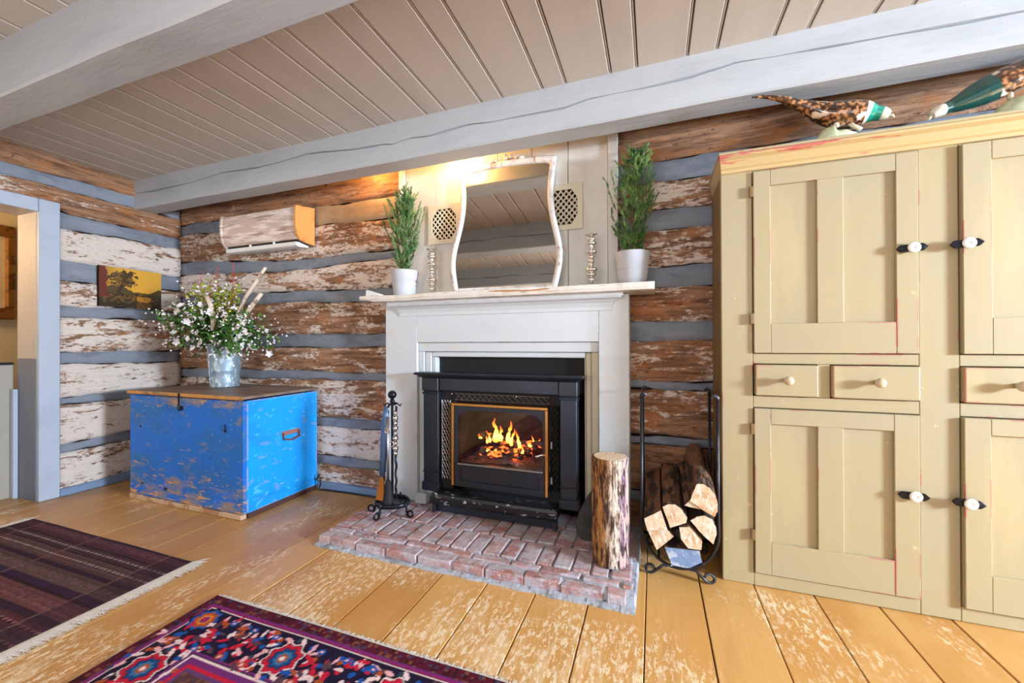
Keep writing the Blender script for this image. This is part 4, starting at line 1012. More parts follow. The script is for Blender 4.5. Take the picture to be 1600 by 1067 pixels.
obj('finial', ball(lathe(B(), [(.008, tz+.672), (.016, tz+.68), (.014, tz+.69), (.008, tz+.70)], tx+.0, ty, 16), (tx, ty, tz+.724), .026, sub=3), M_wrought, fs_, smooth=True)
bm = B()
for an in (0.3, 1.8, 3.4, 4.9): tube(bm, [(tx, ty, tz+.66), (tx+.03*math.cos(an), ty+.03*math.sin(an), tz+.672), (tx+.05*math.cos(an), ty+.05*math.sin(an), tz+.655), (tx+.055*math.cos(an), ty+.055*math.sin(an), tz+.67)], .005, 6)
obj('hook_cross', bm, M_wrought, fs_, smooth=True)
# hanging tools
sh = thing('fire_shovel', 'fire shovel with a blue reflection painted on its flat handle hanging at the left of the tool stand', 'shovel', (tx-.045, ty-.03, tz+.2))
obj('handle', tube(B(), [(tx-.008, ty-.05, tz+.66), (tx-.012, ty-.052, tz+.60), (tx-.022, ty-.055, tz+.45), (tx-.032, ty-.056, tz+.24)], [.012, .022, .022, .020], 10, flat=.35), layered('blue_glint_steel', c(92, 124, 170), rough=.35, metal=.6), sh, smooth=True)  # blue window reflection put into the colour of the handle
bm = B(); prism(bm, [(tx-.078, tz+.095), (tx-.016, tz+.095), (tx-.016, tz+.20), (tx-.026, tz+.245), (tx-.042, tz+.245), (tx-.058, tz+.20)], 'y', ty-.060, ty-.052); obj('pan', bm, M_brass, sh, bevel=.002)
br = thing('hearth_brush', 'hearth brush with bright ring handle hanging in front of the stand', 'brush', (tx+.02, ty-.05, tz+.2))
obj('handle', tube(B(), [(tx+.012, ty-.06, tz+.60), (tx+.014, ty-.062, tz+.40), (tx+.016, ty-.064, tz+.22)], [.009, .007, .008], 8), M_steel, br, smooth=True)
bm = B(); tube(bm, [(tx+.012+.018*math.cos(a), ty-.062, tz+.52+.018*math.sin(a)) for a in np.linspace(0, 2*PI, 17)], .004, 6); tube(bm, [(tx+.036+.015*math.cos(a), ty-.055, tz+.44+.015*math.sin(a)) for a in np.linspace(0, 2*PI, 17)], .004, 6); obj('ring', bm, M_chrome, br, smooth=True)
obj('bristles', lathe(B(), [(.012, tz+.225), (.020, tz+.20), (.032, tz+.10), (.030, tz+.09)], tx+.016, ty-.062, 16), M_matte, br)
pk = thing('fire_poker', 'twisted iron poker hanging at the right of the stand', 'poker', (tx+.05, ty-.02, tz+.2))
bm = B(); pts = [(tx+.048+.003*math.cos(i*.9), ty-.03+.003*math.sin(i*.9), tz+.66-.5*i/40) for i in range(41)]; tube(bm, pts, .007, 6); obj('shaft', bm, M_wrought, pk, smooth=True)
bm = B()
for k in range(9): ball(bm, (tx+.046, ty-.032, tz+.62-.03*k), .018 if k % 2 else .013)
obj('beaded_grip', bm, M_chrome, pk, smooth=True); obj('tip', tube(B(), [(tx+.048, ty-.03, tz+.17), (tx+.049, ty-.03, tz+.12), (tx+.068, ty-.032, tz+.11)], [.007, .006, .002], 6), M_wrought, pk)
tg = thing('fire_tongs', 'thin iron tongs leaning at the far left of the tool stand', 'tongs', (tx-.08, ty, tz+.2))
obj('arm', tube(B(), [(tx-.055, ty+.02, tz+.62), (tx-.075, ty+.01, tz+.35), (tx-.100, ty, tz+.13)], .004, 6), M_brass, tg)
obj('arm', tube(B(), [(tx-.055, ty+.035, tz+.62), (tx-.070, ty+.035, tz+.35), (tx-.088, ty+.025, tz+.13)], .004, 6), M_wrought, tg)
obj('jaw', lathe(B(), [(.004, tz+.135), (.022, tz+.12), (.026, tz+.105), (.006, tz+.100)], tx-.094, ty+.012, 14), M_wrought, tg)

# ------------------------------------------------------------------ upright log and the dark shovel behind it
ul = thing('upright_log', 'short thick log with shaggy bark standing upright on the hearth', 'log', (-.196, 1.94, .063))
bm = B(); seg, n = 64, 30; rings = []
for i in range(n+1):
    z = .064+.495*i/n; ring = []
    for k in range(seg):
        a = 2*PI*k/seg; r = .083*(1+.05*nz(math.cos(a)*1.3, math.sin(a)*1.3, z*2)) + .007*abs(nz(math.cos(a)*9, math.sin(a)*9, z*2.2))+.004*nz(a*11, z*9)
        ring.append(bm.verts.new((-.196+r*math.cos(a), 1.94+r*math.sin(a)*.95, z+.0)))
    rings.append(ring)
for a, b in zip(rings, rings[1:]):
    for k in range(seg): bm.faces.new([a[k], a[(k+1) % seg], b[(k+1) % seg], b[k]])
bm.faces.new(rings[0][::-1]); bm.faces.new(rings[-1]); obj('bark', bm, M_upbark, ul, smooth=True)
obj('cut_end', lathe(B(), [(.077, .5592), (.076, .5605)], -.196, 1.94, 40, sy=.95), M_cut, ul)
bs_ = thing('ash_pan', 'dark pointed ash shovel leaning on the mantelpiece behind the upright log', 'shovel', (-.345, 2.16, .063))
bm = B(); o_ = [(-.30, .335), (-.315, .30), (-.345, .26), (-.378, .20), (-.395, .14), (-.39, .09), (-.36, .066), (-.31, .064), (-.285, .08), (-.278, .14), (-.278, .24), (-.288, .30)]
pa = [bm.verts.new((x, 2.09+(z-.06)*.45-.02*math.sin(PI*min(1, (z-.06)/.27)), z)) for x, z in o_]; pb = [bm.verts.new((x, 2.098+(z-.06)*.45, z)) for x, z in o_]
bm.faces.new(pa); bm.faces.new(pb[::-1])
for i in range(len(pa)): bm.faces.new([pa[i], pa[(i+1) % len(pa)], pb[(i+1) % len(pa)], pb[i]])
obj('blade', bm, layered('dull_black', c(40, 38, 38), [(c(70, 66, 64), (20, 20, 20), .5, .66, .6)], rough=.6, metal=.3), bs_)

# ------------------------------------------------------------------ firewood rack
rk = thing('firewood_rack', 'tall black iron firewood rack between mantelpiece and cabinet', 'rack', (.11, 2.12, 0))
def hoop(y):
    bm = B(); pts = [(-.056, y, .835), (-.056, y, .30)]
    for a in np.linspace(PI, 2*PI, 17): pts.append((.108+.166*math.cos(a), y, .235+.185*math.sin(a)))
    pts += [(.272, y, .30), (.272, y, .835)]
    tube(bm, pts, .007, 8)
    for s, x in ((-1, -.056), (1, .272)): tube(bm, [(x, y, .835), (x-s*.0+s*.0, y, .85), (x+s*-.012, y, .858), (x-s*.022, y, .848)], .0085, 8)
    return bm
HYF, HYR = 2.0, 2.28
M_rack = layered('rack_iron', c(46, 46, 52), [(c(120, 126, 140), (8, 8, 3), .55, .68, .7)], rough=.35, metal=.6)
obj('hoop', hoop(HYF), M_rack, rk, smooth=True); obj('hoop', hoop(HYR), M_rack, rk, smooth=True)
for x, z in ((-.056, .852), (.272, .852), (.02, .076), (.196, .076)): obj('side_rail', tube(B(), [(x, HYF, z), (x, HYR, z)], .006, 6), M_rack, rk)
for s in (-1, 1):
    for y in (HYF, HYR):
        bm = B(); c0 = Vector((.108, y, 0)); pts = [c0+Vector((s*.03, 0, .056)), c0+Vector((s*.07, 0, .052)), c0+Vector((s*.10, 0, .025))]
        for a in np.linspace(-PI*.75, PI*.95, 10): pts.append(c0+Vector((s*(.128+.020*math.cos(a)), 0, .0275+.0195*math.sin(a))))
        tube(bm, pts, .007, 6); obj('foot', bm, M_rack, rk, smooth=True)
WOOD = {'A': ([(-.044, .282), (.028, .33), (.056, .246), (-.03, .228)], 'pale split log, top left of the rack', M_cut),
        'B': ([(.036, .345), (.062, .360), (.090, .362), (.118, .343), (.140, .309), (.136, .287), (.068, .254)], 'tan split log with white bark, top middle of the rack', M_cut),
        'C': ([(-.028, .222), (.056, .240), (.084, .214), (.010, .140)], 'orange-tan wedge of wood at the left under the pale log', M_cut),
        'D': ([(.106, .264), (.146, .272), (.20, .215), (.196, .178), (.142, .177), (.113, .213)], 'cream split log in the centre of the rack', M_cut),
        'E': ([(.046, .161), (.142, .166), (.19, .169), (.200, .120), (.147, .085), (.075, .085)], 'blue-grey split log at the bottom of the rack', M_cutgrey),
        'F': ([(.153, .297), (.180, .318), (.212, .328), (.242, .314), (.256, .285), (.258, .248), (.246, .205), (.208, .237)], 'half-round log with a dark heart at the lower right', M_cut),
        'G': ([(.150, .388), (.164, .43), (.180, .468), (.206, .470), (.232, .456), (.252, .428), (.262, .392), (.262, .356), (.250, .332), (.2, .357)], 'big half-round log at the top right of the rack', M_cut),
        'H': ([(.128, .364), (.148, .386), (.193, .355)], 'thin wedge of wood beside the big half-round log', M_cut)}
RISE = dict(A=.085, B=.085, C=.05, D=.055, E=.02, F=.06, G=.095, H=.085)
for i, (k, (poly, lb, mt)) in enumerate(WOOD.items()):
    y0, y1 = 1.945+.006*(i % 3), 2.335-.01*(i % 4)
    t = thing('firewood', lb, 'firewood', (sum(p[0] for p in poly)/len(poly), 2.1, sum(p[1] for p in poly)/len(poly)), 'split logs in the rack')
    # refine outline
    pts = []
    for a, b in zip(poly, poly[1:]+poly[:1]):
        for q in range(3):
            tt = q/3; x, z = a[0]+(b[0]-a[0])*tt, a[1]+(b[1]-a[1])*tt; pts.append((x+(.003*nz(x*60, z*60) if q else 0), z+(.003*nz(x*60, z*60, 4) if q else 0)))
    bm = B(); rings = []
    for j in range(9):
        y = y0+.002+(y1-y0-.002)*j/8; rings.append([bm.verts.new((x+.004*nz(y*9, i), y, z+RISE[k]*j/8+.006*nz(x*30, y*12, i)*(j > 0))) for x, z in pts])
    for a, b in zip(rings, rings[1:]):
        for q in range(len(pts)): bm.faces.new([a[q], a[(q+1) % len(pts)], b[(q+1) % len(pts)], b[q]])
    bm.faces.new(rings[0][::-1]); bm.faces.new(rings[-1]); obj('bark', bm, M_barkd, t)
    obj('cut_face', prism(B(), pts, 'y', y0-.002, y0+.0015), mt, t)
# ------------------------------------------------------------------ cabinet
cb = thing('step_cupboard', 'large mustard painted cupboard with doors and drawers, red showing at worn edges', 'cabinet', (1.07, 2.2, 0))
CY = 2.06; CX0, CX1 = .298, 1.845
obj('carcass_side', bx(CX0+.001, CX0+.022, CY+.026, 2.362, .002, 1.885), M_cabdark, cb, label='darker brown side board')
obj('carcass_side', bx(CX1-.022, CX1-.001, CY+.026, 2.362, .002, 1.885), M_cabdark, cb)
obj('carcass_back', bx(CX0+.023, CX1-.023, 2.345, 2.362, .002, 1.885), M_cabdark, cb)
obj('carcass_top', bx(CX0+.023, CX1-.023, CY+.026, 2.344, 1.865, 1.885), M_cab, cb)
# face frame: stiles and rails as separate boards
def fb(x0, x1, z0, z1, nm='face_board', **k): return obj(nm, bx(x0, x1, CY, CY+.025, z0, z1), M_cab, cb, bevel=.0025, **k)
fb(CX0, .424, .002, 1.884, 'stile'); fb(1.010, 1.133, .002, 1.884, 'stile'); fb(1.719, CX1, .002, 1.884, 'stile')
for a, b in ((.4245, 1.0095), (1.1335, 1.7185)):
    fb(a, b, 1.872, 1.884, 'rail'); fb(a, b, 1.003, 1.048, 'rail'); fb(a, b, .806, .858, 'rail'); fb(a, b, .002, .060, 'bottom_rail')
    m0 = .668 if a < 1 else 1.475
    fb(m0, m0+.045, .8585, 1.0025, 'rail')
obj('inner_shadow_board', bx(CX0+.024, CX1-.024, CY+.040, CY+.044, .004, 1.86), M_crack, cb)
def door_(x0, x1, z0, z1, panels, yf, name='door', hinge_left=True, knobz=1.478, lat_x=.98):
    g = .0035; x0 += g; x1 -= g; z0 += g; z1 -= g
    d = bpy.data.objects.new(name, None); link(d, cb); d.location = Vector(((x0+x1)/2, yf, (z0+z1)/2))-cb.location
    st_w = [panels[0][0], panels[0][1], panels[1][0], panels[1][1]]; pz0, pz1 = panels[0][2], panels[0][3]
    for a, b in ((x0, st_w[0]), (st_w[1], st_w[2]), (st_w[3], x1)): obj('door_stile', bx(a, b-.0006, yf, yf+.034, z0 if (a == x0 or b == x1) else pz0, z1 if (a == x0 or b == x1) else pz1), M_cab, d, bevel=.002)
    for a, b in ((z0, pz0), (pz1, z1)): obj('door_rail', bx(st_w[0], st_w[3]-.0006, yf+.0004, yf+.034, a, b), M_cab, d, bevel=.0015)
    for p in panels: obj('door_panel', bx(p[0]-.003, p[1]+.003, yf+.014, yf+.020, pz0-.003, pz1+.003), M_cab, d)
    return d
YDc = CY-.010
door_(.424, 1.010, 1.048, 1.872, [(.494, .666, 1.182, 1.80), (.760, .935, 1.182, 1.80)], YDc)
door_(.424, 1.010, .060, .806, [(.491, .664, .206, .735), (.756, .925, .206, .735)], YDc)
door_(1.133, 1.719, 1.048, 1.872, [(1.222, 1.394, 1.190, 1.80), (1.470, 1.645, 1.190, 1.80)], CY-.018)
door_(1.133, 1.719, .060, .806, [(1.215, 1.390, .202, .74), (1.470, 1.645, .202, .74)], CY-.018)
def drawer(x0, x1, kx):
    d = bpy.data.objects.new('drawer', None); link(d, cb); d.location = Vector(((x0+x1)/2, CY-.02, .93))-cb.location
    obj('drawer_front', bx(x0, x1, CY-.018, CY+.02, .862, .999), M_cab, d, bevel=.005, seg=2)
    bm = B(); lathe(bm, [(.010, 0), (.008, .012), (.010, .018), (.018, .026), (.020, .034), (.016, .042), (.006, .046)], 0, 0, 20)
    bmesh.ops.transform(bm, matrix=Matrix.Translation((kx, CY-.018, .933)) @ Matrix.Rotation(PI/2, 4, 'X'), verts=bm.verts[:])
    obj('knob', bm, M_woodknob, d, smooth=True)
drawer(.430, .666, .549); drawer(.716, 1.006, .864); drawer(1.138, 1.474, 1.285); drawer(1.522, 1.714, 1.618)
def latch(x, z, s, tilt=0):
    YDc = CY-.010 if x < 1.05 else CY-.019
    bm = B(); pl_ = [(x-.054, z), (x-.040, z+.015), (x+.032, z+.015), (x+.048, z), (x+.032, z-.015), (x-.040, z-.015)]
    pl_ = [(x+(p[0]-x)*math.cos(tilt)-(p[1]-z)*math.sin(tilt), z+(p[0]-x)*math.sin(tilt)+(p[1]-z)*math.cos(tilt)) for p in pl_]
    prism(bm, pl_, 'y', YDc-.012, YDc-.003); tube(bm, [(x, YDc-.003, z), (x, YDc+.01, z)], .006, 8)
    l = obj('latch', bm, M_wrought, cb, bevel=.002)
    bm = B(); lathe(bm, [(.015, 0), (.021, .001), (.022, .004), (.019, .007), (.006, .008), (.004, .006)], 0, 0, 20)
    bmesh.ops.transform(bm, matrix=Matrix.Translation((x, YDc-.012, z)) @ Matrix.Rotation(PI/2, 4, 'X'), verts=bm.verts[:])
    obj('latch_knob', bm, M_knob, l, smooth=True, label='white porcelain latch knob')
latch(.985, 1.478, 1, .05); latch(1.146, 1.480, 1, .05); latch(.985, .480, 1, -.03); latch(1.146, .475, 1, -.06)
for z in (1.779, 1.206, .709, .233): obj('hinge', bx(.411, .427, CY-.016, CY, z-.024, z+.024), M_cabdark, cb, bevel=.002)
obj('cornice', moulding(B(), CX0+.002, CX1-.002, CY-.004, [(0, 1.875), (.006, 1.877), (.008, 1.890), (.016, 1.897), (.018, 1.902), (.030, 1.925), (.046, 1.935), (.048, 1.944)], 2.362, kx=.3), M_cabrim, cb)
obj('cornice_top', bx(CX0-.016, CX1+.016, 2.002, 2.362, 1.9445, 1.956), M_cab, cb, bevel=.002)

# ------------------------------------------------------------------ ceramic pheasants on the cupboard
def pheasant(name_label, pts, rad, colours, base_poly, legs, base_z, seed, beak):
    t = thing('ceramic_pheasant', name_label, 'figurine', (pts[len(pts)//2][0], pts[len(pts)//2][1], base_z), 'glazed pheasants on the cupboard')
    P = [Vector(p) for p in pts]
    # resample with a spline
    n = 46; U = [float(u) for u in np.linspace(0, len(P)-1, n)]; Q, Rr, Cc = [], [], []
    for u in U:
        i = min(int(u), len(P)-2); f = u-i; a = P[max(i-1, 0)]; b = P[i]; c_ = P[i+1]; d = P[min(i+2, len(P)-1)]
        Q.append(.5*((2*b)+(c_-a)*f+(2*a-5*b+4*c_-d)*f*f+(3*b-a-3*c_+d)*f**3)); Rr.append(rad[i]*(1-f)+rad[i+1]*f); Cc.append(u)
    bm = B(); tube(bm, Q, Rr, 18)
    bmesh.ops.subdivide_edges(bm, edges=bm.edges[:], cuts=2, use_grid_fill=True)
    o = obj('body', bm, M_ceramic, t, smooth=True); me = o.data; wl = wloc(t)
    at = me.color_attributes.new('Col', 'FLOAT_COLOR', 'POINT'); Qn = np.array([list(q) for q in Q])
    for i, v in enumerate(me.vertices):
        p = np.array(v.co)+np.array(wl); j = int(np.argmin(((Qn-p)**2).sum(1))); u = Cc[j]
        k = 0
        while k < len(colours)-1 and u > colours[k][0]: k += 1
        col = colours[k][1]; s = nz(p[0]*75, p[1]*75, p[2]*75+seed)
        if colours[k][2]:
            col = c(176, 124, 84) if s > .22 else (c(46, 26, 16) if s < -.05 else col)
            if nz(p[0]*32, p[1]*32, p[2]*32+seed+4) > .42: col = c(226, 208, 190)
        at.data[i].color = col
    bm = B()
    for l in legs: tube(bm, l, [.010, .008, .008][:len(l)], 8)
    obj('legs', bm, layered('pale_glaze', c(220, 204, 180), rough=.2), t, smooth=True)
    bm = B(); cxs = [p[0] for p in base_poly]; 
    n_, m_ = 20, 10; x0, x1, yc, w_, h_ = base_poly[0][0], base_poly[1][0], base_poly[0][1], .05, base_poly[1][1]
    rings = []
    for i in range(n_+1):
        s = i/n_; x = x0+(x1-x0)*s; hh = max(.004, h_*(math.sin(PI*s)**.5)*(1 if s < .45 else .62)+.006*nz(s*7, seed)); ww = w_*math.sin(PI*min(max(s, .04), .96))**.4
        rings.append([bm.verts.new((x, yc+ww*math.cos(PI*k/m_), base_z+hh*math.sin(PI*k/m_)**.7)) for k in range(m_+1)])
    for a, b in zip(rings, rings[1:]):
        for k in range(m_): bm.faces.new([a[k], a[k+1], b[k+1], b[k]])
        bm.faces.new([a[-1], a[0], b[0], b[-1]])
    bm.faces.new(rings[0]); bm.faces.new(rings[-1]); obj('base', bm, M_cerbase, t, smooth=True)
    obj('beak', tube(B(), beak, [.008, .006, .001], 8), layered('beak_glaze', c(216, 206, 180), rough=.2), t, smooth=True)
BR, TE, DT, WH, YB_ = c(98, 58, 30), c(20, 150, 130), c(10, 66, 62), c(214, 206, 190), c(176, 150, 90)
ZT = 1.9575
pheasant('ceramic pheasant facing right with long pointed tail, on the cupboard near its left end', [(.414, 2.0, 2.180), (.47, 2.01, 2.176), (.54, 2.03, 2.160), (.61, 2.06, 2.138), (.68, 2.08, 2.108), (.74, 2.085, 2.085), (.80, 2.085, 2.074), (.845, 2.08, 2.070), (.880, 2.075, 2.058), (.905, 2.07, 2.048), (.924, 2.068, 2.040)],
         [.003, .008, .014, .024, .040, .054, .057, .047, .029, .026, .015], [(7.0, BR, True), (7.5, WH, False), (8.75, TE, False), (20, WH, False)], [(.665, 2.08), (.83, .080)], [[(.735, 2.075, 2.06), (.745, 2.06, 2.02)], [(.775, 2.08, 2.05), (.80, 2.06, 2.012), (.825, 2.055, 1.99)]], ZT, 2, [(.928, 2.068, 2.038), (.934, 2.067, 2.032), (.940, 2.066, 2.024)])
pheasant('ceramic pheasant facing left with dark green neck, further right on the cupboard', [(1.78, 2.02, 2.185), (1.68, 2.03, 2.183), (1.56, 2.06, 2.178), (1.45, 2.08, 2.160), (1.36, 2.09, 2.135), (1.28, 2.095, 2.105), (1.215, 2.095, 2.078), (1.165, 2.09, 2.056), (1.12, 2.085, 2.040), (1.085, 2.08, 2.028), (1.062, 2.078, 2.014)],
         [.003, .007, .014, .028, .048, .056, .050, .036, .023, .024, .015], [(5.4, BR, True), (8.6, DT, False), (20, WH, False)], [(1.24, 2.08), (1.47, .085)], [[(1.335, 2.07, 2.10), (1.38, 2.06, 2.075), (1.40, 2.06, 2.04)], [(1.30, 2.09, 2.07), (1.30, 2.08, 2.03)]], ZT, 7, [(1.064, 2.078, 2.014), (1.056, 2.077, 2.004), (1.052, 2.076, 1.994)])

# ------------------------------------------------------------------ rugs
def rug_points(X0, X1, Y0, Y1, s, h):
    nx, ny = int((X1-X0)/s)+1, int((Y1-Y0)/s)+1
    xx, yy = np.meshgrid(np.linspace(X0, X1, nx), np.linspace(Y0, Y1, ny)); 
    zz = h+.0012*np.sin(xx*9+yy*5)+.0008*np.sin(yy*23)
    edge = np.minimum(np.minimum(xx-X0, X1-xx), np.minimum(yy-Y0, Y1-yy)); zz = np.where(edge < s*.6, .0015, zz)
    return xx, yy, zz
def hashn(a, b, k): 
    v = np.sin(a*127.1+b*311.7+k*74.7)*43758.5453; return v-np.floor(v)
def set_(C, m_, col): C[m_] = col
def rosette(C, x, y, cx_, cy_, r, cols, seed):
    dx, dy = x-cx_, y-cy_; d = np.hypot(dx, dy)*(1+.10*np.cos(8*np.arctan2(dy, dx)+seed)); 
    for rr, col in cols: set_(C, d < rr*r, col)
def blob(C, x, y, cx_, cy_, a, b, ang, col):
    ca, sa = math.cos(ang), math.sin(ang); u = (x-cx_)*ca+(y-cy_)*sa; v = -(x-cx_)*sa+(y-cy_)*ca; set_(C, (u/a)**2+(v/b)**2 < 1, col)
NAVY, MAROON, RED, WHT, BLU, PUR, RUST, TAN, PNK, BLK = lc(34, 26, 50), lc(86, 26, 46), lc(190, 32, 56), lc(226, 202, 204), lc(30, 82, 160), lc(110, 46, 110), lc(170, 78, 40), lc(150, 110, 60), lc(224, 170, 176), lc(28, 20, 26)
X0, X1, Y0, Y1 = -1.785, .35, -1.35, 1.195
rg = thing('persian_rug', 'red and navy oriental rug with flower medallion border in the foreground', 'rug', ((X0+X1)/2, 0, 0))
xx, yy, zz = rug_points(X0, X1, Y0, Y1, .0045, .0125)
du = np.minimum(xx-X0, X1-xx); dv = np.minimum(Y1-yy, yy-Y0); dd = np.minimum(du, dv)
C_ = np.zeros(xx.shape+(3,)); C_[:] = MAROON
gx, gy = np.floor(xx/.012), np.floor(yy/.012); h1 = hashn(gx, gy, 1)
C_[h1 > .62] = lc(60, 26, 34); C_[h1 > .85] = lc(120, 70, 52); C_[h1 < .08] = lc(66, 62, 88)
set_(C_, (dd > .046) & (dd < .056), PUR); set_(C_, (dd > .056) & (dd < .062), lc(160, 30, 110)); set_(C_, (dd > .064) & (dd < .072), WHT)
bor = (dd >= .072) & (dd < .270); C_[bor] = NAVY
set_(C_, (dd > .258) & (dd < .268), WHT); set_(C_, (dd > .246) & (dd < .254), PUR)
set_(C_, (dd >= .270) & (dd < .290), PUR); set_(C_, (dd >= .290) & (dd < .304), RED); set_(C_, (dd >= .304) & (dd < .316), lc(96, 62, 110))
field = dd >= .316; C_[field] = lc(120, 74, 50); 
set_(C_, (dd > .316) & (dd < .40) & (h1 > .5), lc(84, 56, 60)); set_(C_, (dd > .40) & (dd < .412), PUR); set_(C_, (dd > .412) & (dd < .424), WHT); set_(C_, dd >= .424, lc(150, 24, 44))
def border_unit(cx_, cy_, ax, seed, big):
    """ornament drawn across the main border; ax 0 = along x, 1 = along y"""
    def P(a, b): return (cx_+a, cy_+b) if ax == 0 else (cx_+b, cy_+a)
    rr = random.Random(seed)
    if big:
        rosette(C_, xx, yy, cx_, cy_, .068, [(1.12, BLK), (1.0, WHT), (.90, NAVY), (.87, RED), (.66, lc(90, 30, 40)), (.60, lc(26, 66, 120)), (.42, lc(60, 110, 150)), (.26, RUST), (.14, WHT)], seed)
        for k in range(10):
            a = 2*PI*k/10+.2; blob(C_, xx, yy, cx_+.098*math.cos(a), cy_+.082*math.sin(a), .020, .008, a+.9, PNK if k % 2 else WHT)
            blob(C_, xx, yy, cx_+.120*math.cos(a+.2), cy_+.080*math.sin(a+.2), .010, .010, 0, [RUST, BLU, lc(50, 66, 80)][k % 3])
    else:
        for k in range(26):
            a, b = rr.uniform(-.055, .055), rr.uniform(-.082, .082); q = P(a, b)
            blob(C_, xx, yy, q[0], q[1], rr.uniform(.013, .024), rr.uniform(.006, .011), rr.uniform(0, 3), [RED, WHT, RED, PNK, lc(90, 60, 70), RUST, BLU][k % 7])
        for s in (-1, 1):
            q = P(0, s*.066); blob(C_, xx, yy, q[0], q[1], .016, .012, 0, RUST if s < 0 else BLU); blob(C_, xx, yy, q[0], q[1], .007, .006, 0, PNK)
cc = .168
for s, yb in ((0, Y1-cc), (1, Y0+cc)):
    k = 0; x = X0+.245
    while x < X1-.15:
        border_unit(x, yb, 0, 40+k+s*50, k % 4 == 3); x += .109; k += 1
for s, xb in ((0, X0+cc), (1, X1-cc)):
    k = 0; y = Y1-.24
    while y > Y0+.15:
        border_unit(xb, y, 1, 80+k+s*50, k % 3 == 1); y -= .118; k += 1
for xb in (X0+cc, X1-cc):
    for yb in (Y1-cc, Y0+cc):
        a, b = xb-.055*(1 if xb < -.7 else -1), yb+.042*(1 if yb > 0 else -1)
        rosette(C_, xx, yy, a, b, .052, [(1.15, BLK), (1.0, BLU), (.78, RUST), (.5, lc(210, 120, 50)), (.3, PUR), (.15, RED)], 2)
        for k in range(9): blob(C_, xx, yy, a+.085*math.cos(k*.9), b-.06+.05*math.sin(k*1.3), .016, .007, k, [WHT, PNK, RED][k % 3])
# field ornaments
rr = random.Random(5)
for k in range(90):
    a, b = rr.uniform(X0+.46, X1-.46), rr.uniform(Y0+.46, Y1-.46); col = [NAVY, WHT, BLU, RUST, PNK, BLK][k % 6]
    blob(C_, xx, yy, a, b, rr.uniform(.02, .05), rr.uniform(.01, .022), rr.uniform(0, 3), col)
C_ *= (.86+.28*hashn(np.floor(xx/.0045), np.floor(yy/.0045), 3))[..., None]
grid_colour('pile', np.stack([xx, yy, zz], -1), C_, M_rug, rg)
def fringe(edge_pts, out, l, n, parent, seed):
    rr = random.Random(seed); bm = B(); a, b = Vector(edge_pts[0]), Vector(edge_pts[1]); out = Vector(out)
    for i in range(n):
        p = a.lerp(b, (i+rr.random())/n); d = (out+Vector((rr.uniform(-.7, .7), rr.uniform(-.7, .7), 0))).normalized(); ll = l*rr.uniform(.55, 1.2)
        q = p+d*ll; m_ = p.lerp(q, .5)+Vector((rr.uniform(-.003, .003), rr.uniform(-.003, .003), .004))
        s = Vector((-d.y, d.x, 0))*.0016
        v = [bm.verts.new(p-s+Vector((0, 0, .004))), bm.verts.new(p+s+Vector((0, 0, .004))), bm.verts.new(m_+s+Vector((0, 0, .002))), bm.verts.new(q+Vector((0, 0, .003))), bm.verts.new(m_-s+Vector((0, 0, .002))), bm.verts.new(p+Vector((0, 0, .001)))]
        bm.faces.new([v[0], v[1], v[2], v[4]]); bm.faces.new([v[4], v[2], v[3]]); bm.faces.new([v[0], v[4], v[3], v[5]]); bm.faces.new([v[1], v[5], v[3], v[2]])
    return obj('fringe', bm, M_fringe, parent, kind='stuff')
fringe(((X0, Y1, .001), (X1, Y1, .001)), (0, 1, 0), .022, 1100, rg, 1)

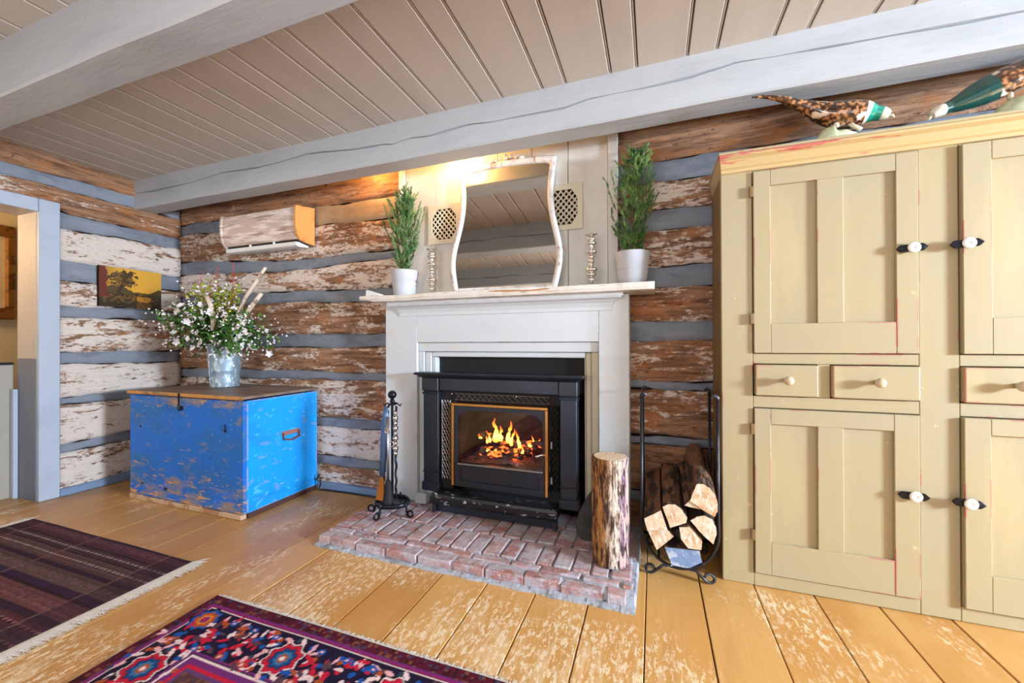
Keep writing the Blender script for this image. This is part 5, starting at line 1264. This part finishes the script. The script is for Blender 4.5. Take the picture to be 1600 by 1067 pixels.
X0, X1, Y0, Y1 = -3.68, -2.19, .25, 1.345
r1 = thing('striped_rug', 'dark brown and plum striped woven rug with white fringe near the door', 'rug', ((X0+X1)/2, .8, 0))
xx, yy, zz = rug_points(X0, X1, Y0, Y1, .006, .008)
v = Y1-yy; C_ = np.zeros(xx.shape+(3,)); C_[:] = lc(58, 38, 48)
bands = [(.0, .02, lc(40, 30, 52)), (.02, .09, lc(82, 50, 60)), (.09, .10, lc(34, 26, 40)), (.10, .15, lc(70, 52, 54)), (.15, .16, lc(36, 26, 36)), (.16, .24, lc(90, 66, 66)), (.24, .26, lc(38, 26, 44)), (.26, .34, lc(92, 72, 68)), (.34, .37, lc(46, 32, 62)), (.37, .39, lc(38, 26, 34)), (.39, .47, lc(106, 66, 66)), (.47, .50, lc(42, 28, 44)), (.50, .56, lc(80, 44, 50)), (.56, .64, lc(66, 50, 50)), (.64, .66, lc(36, 26, 40)), (.66, .74, lc(92, 52, 58)), (.74, 1.2, lc(62, 42, 48))]
for a, b, col in bands: C_[(v >= a) & (v < b)] = col
px = np.floor(xx/.034)
for a, w_ in ((.125, .012), (.195, .014), (.53, .010), (.60, .012), (.70, .010)):
    m_ = (np.abs(v-a) < w_*.6) & ((xx/.034-px) < .55); C_[m_] = lc(150, 132, 130) if a < .3 else lc(150, 96, 96)
    m_ = (np.abs(v-a-.010) < .005) & ((xx/.034-px) > .4); C_[m_] = lc(30, 22, 30)
for a in (.05, .30, .43, .69):
    m_ = (np.abs(v-a) < .018) & (hashn(np.floor(xx/.012), np.floor(yy/.006), 9) > .6); C_[m_] = C_[m_]*1.5+.004
eb = np.minimum(xx-X0, X1-xx); m_ = eb < .16; C_[m_] = C_[m_]*.45+lc(44, 30, 42)*.55; m_ = (eb < .165) & (eb > .155); C_[m_] = lc(112, 84, 76)
m_ = (np.abs(xx-(X0+.72)) < .006) & (v < .5); C_[m_] = lc(122, 90, 84)
st_ = hashn(np.floor(v/.0105), np.zeros_like(v), 21)[..., None]; C_[:] = C_*(.62+.55*st_)*.8+lc(70, 48, 54)*.30
C_ *= (.75+.5*hashn(np.floor(xx/.006), np.floor(yy/.006), 4))[..., None]
grid_colour('weave', np.stack([xx, yy, zz], -1), C_, M_rug, r1)
fringe(((X1, Y0, .001), (X1, Y1, .001)), (1, 0, 0), .085, 1500, r1, 5); fringe(((X0, Y0, .001), (X0, Y1, .001)), (-1, 0, 0), .07, 700, r1, 6)
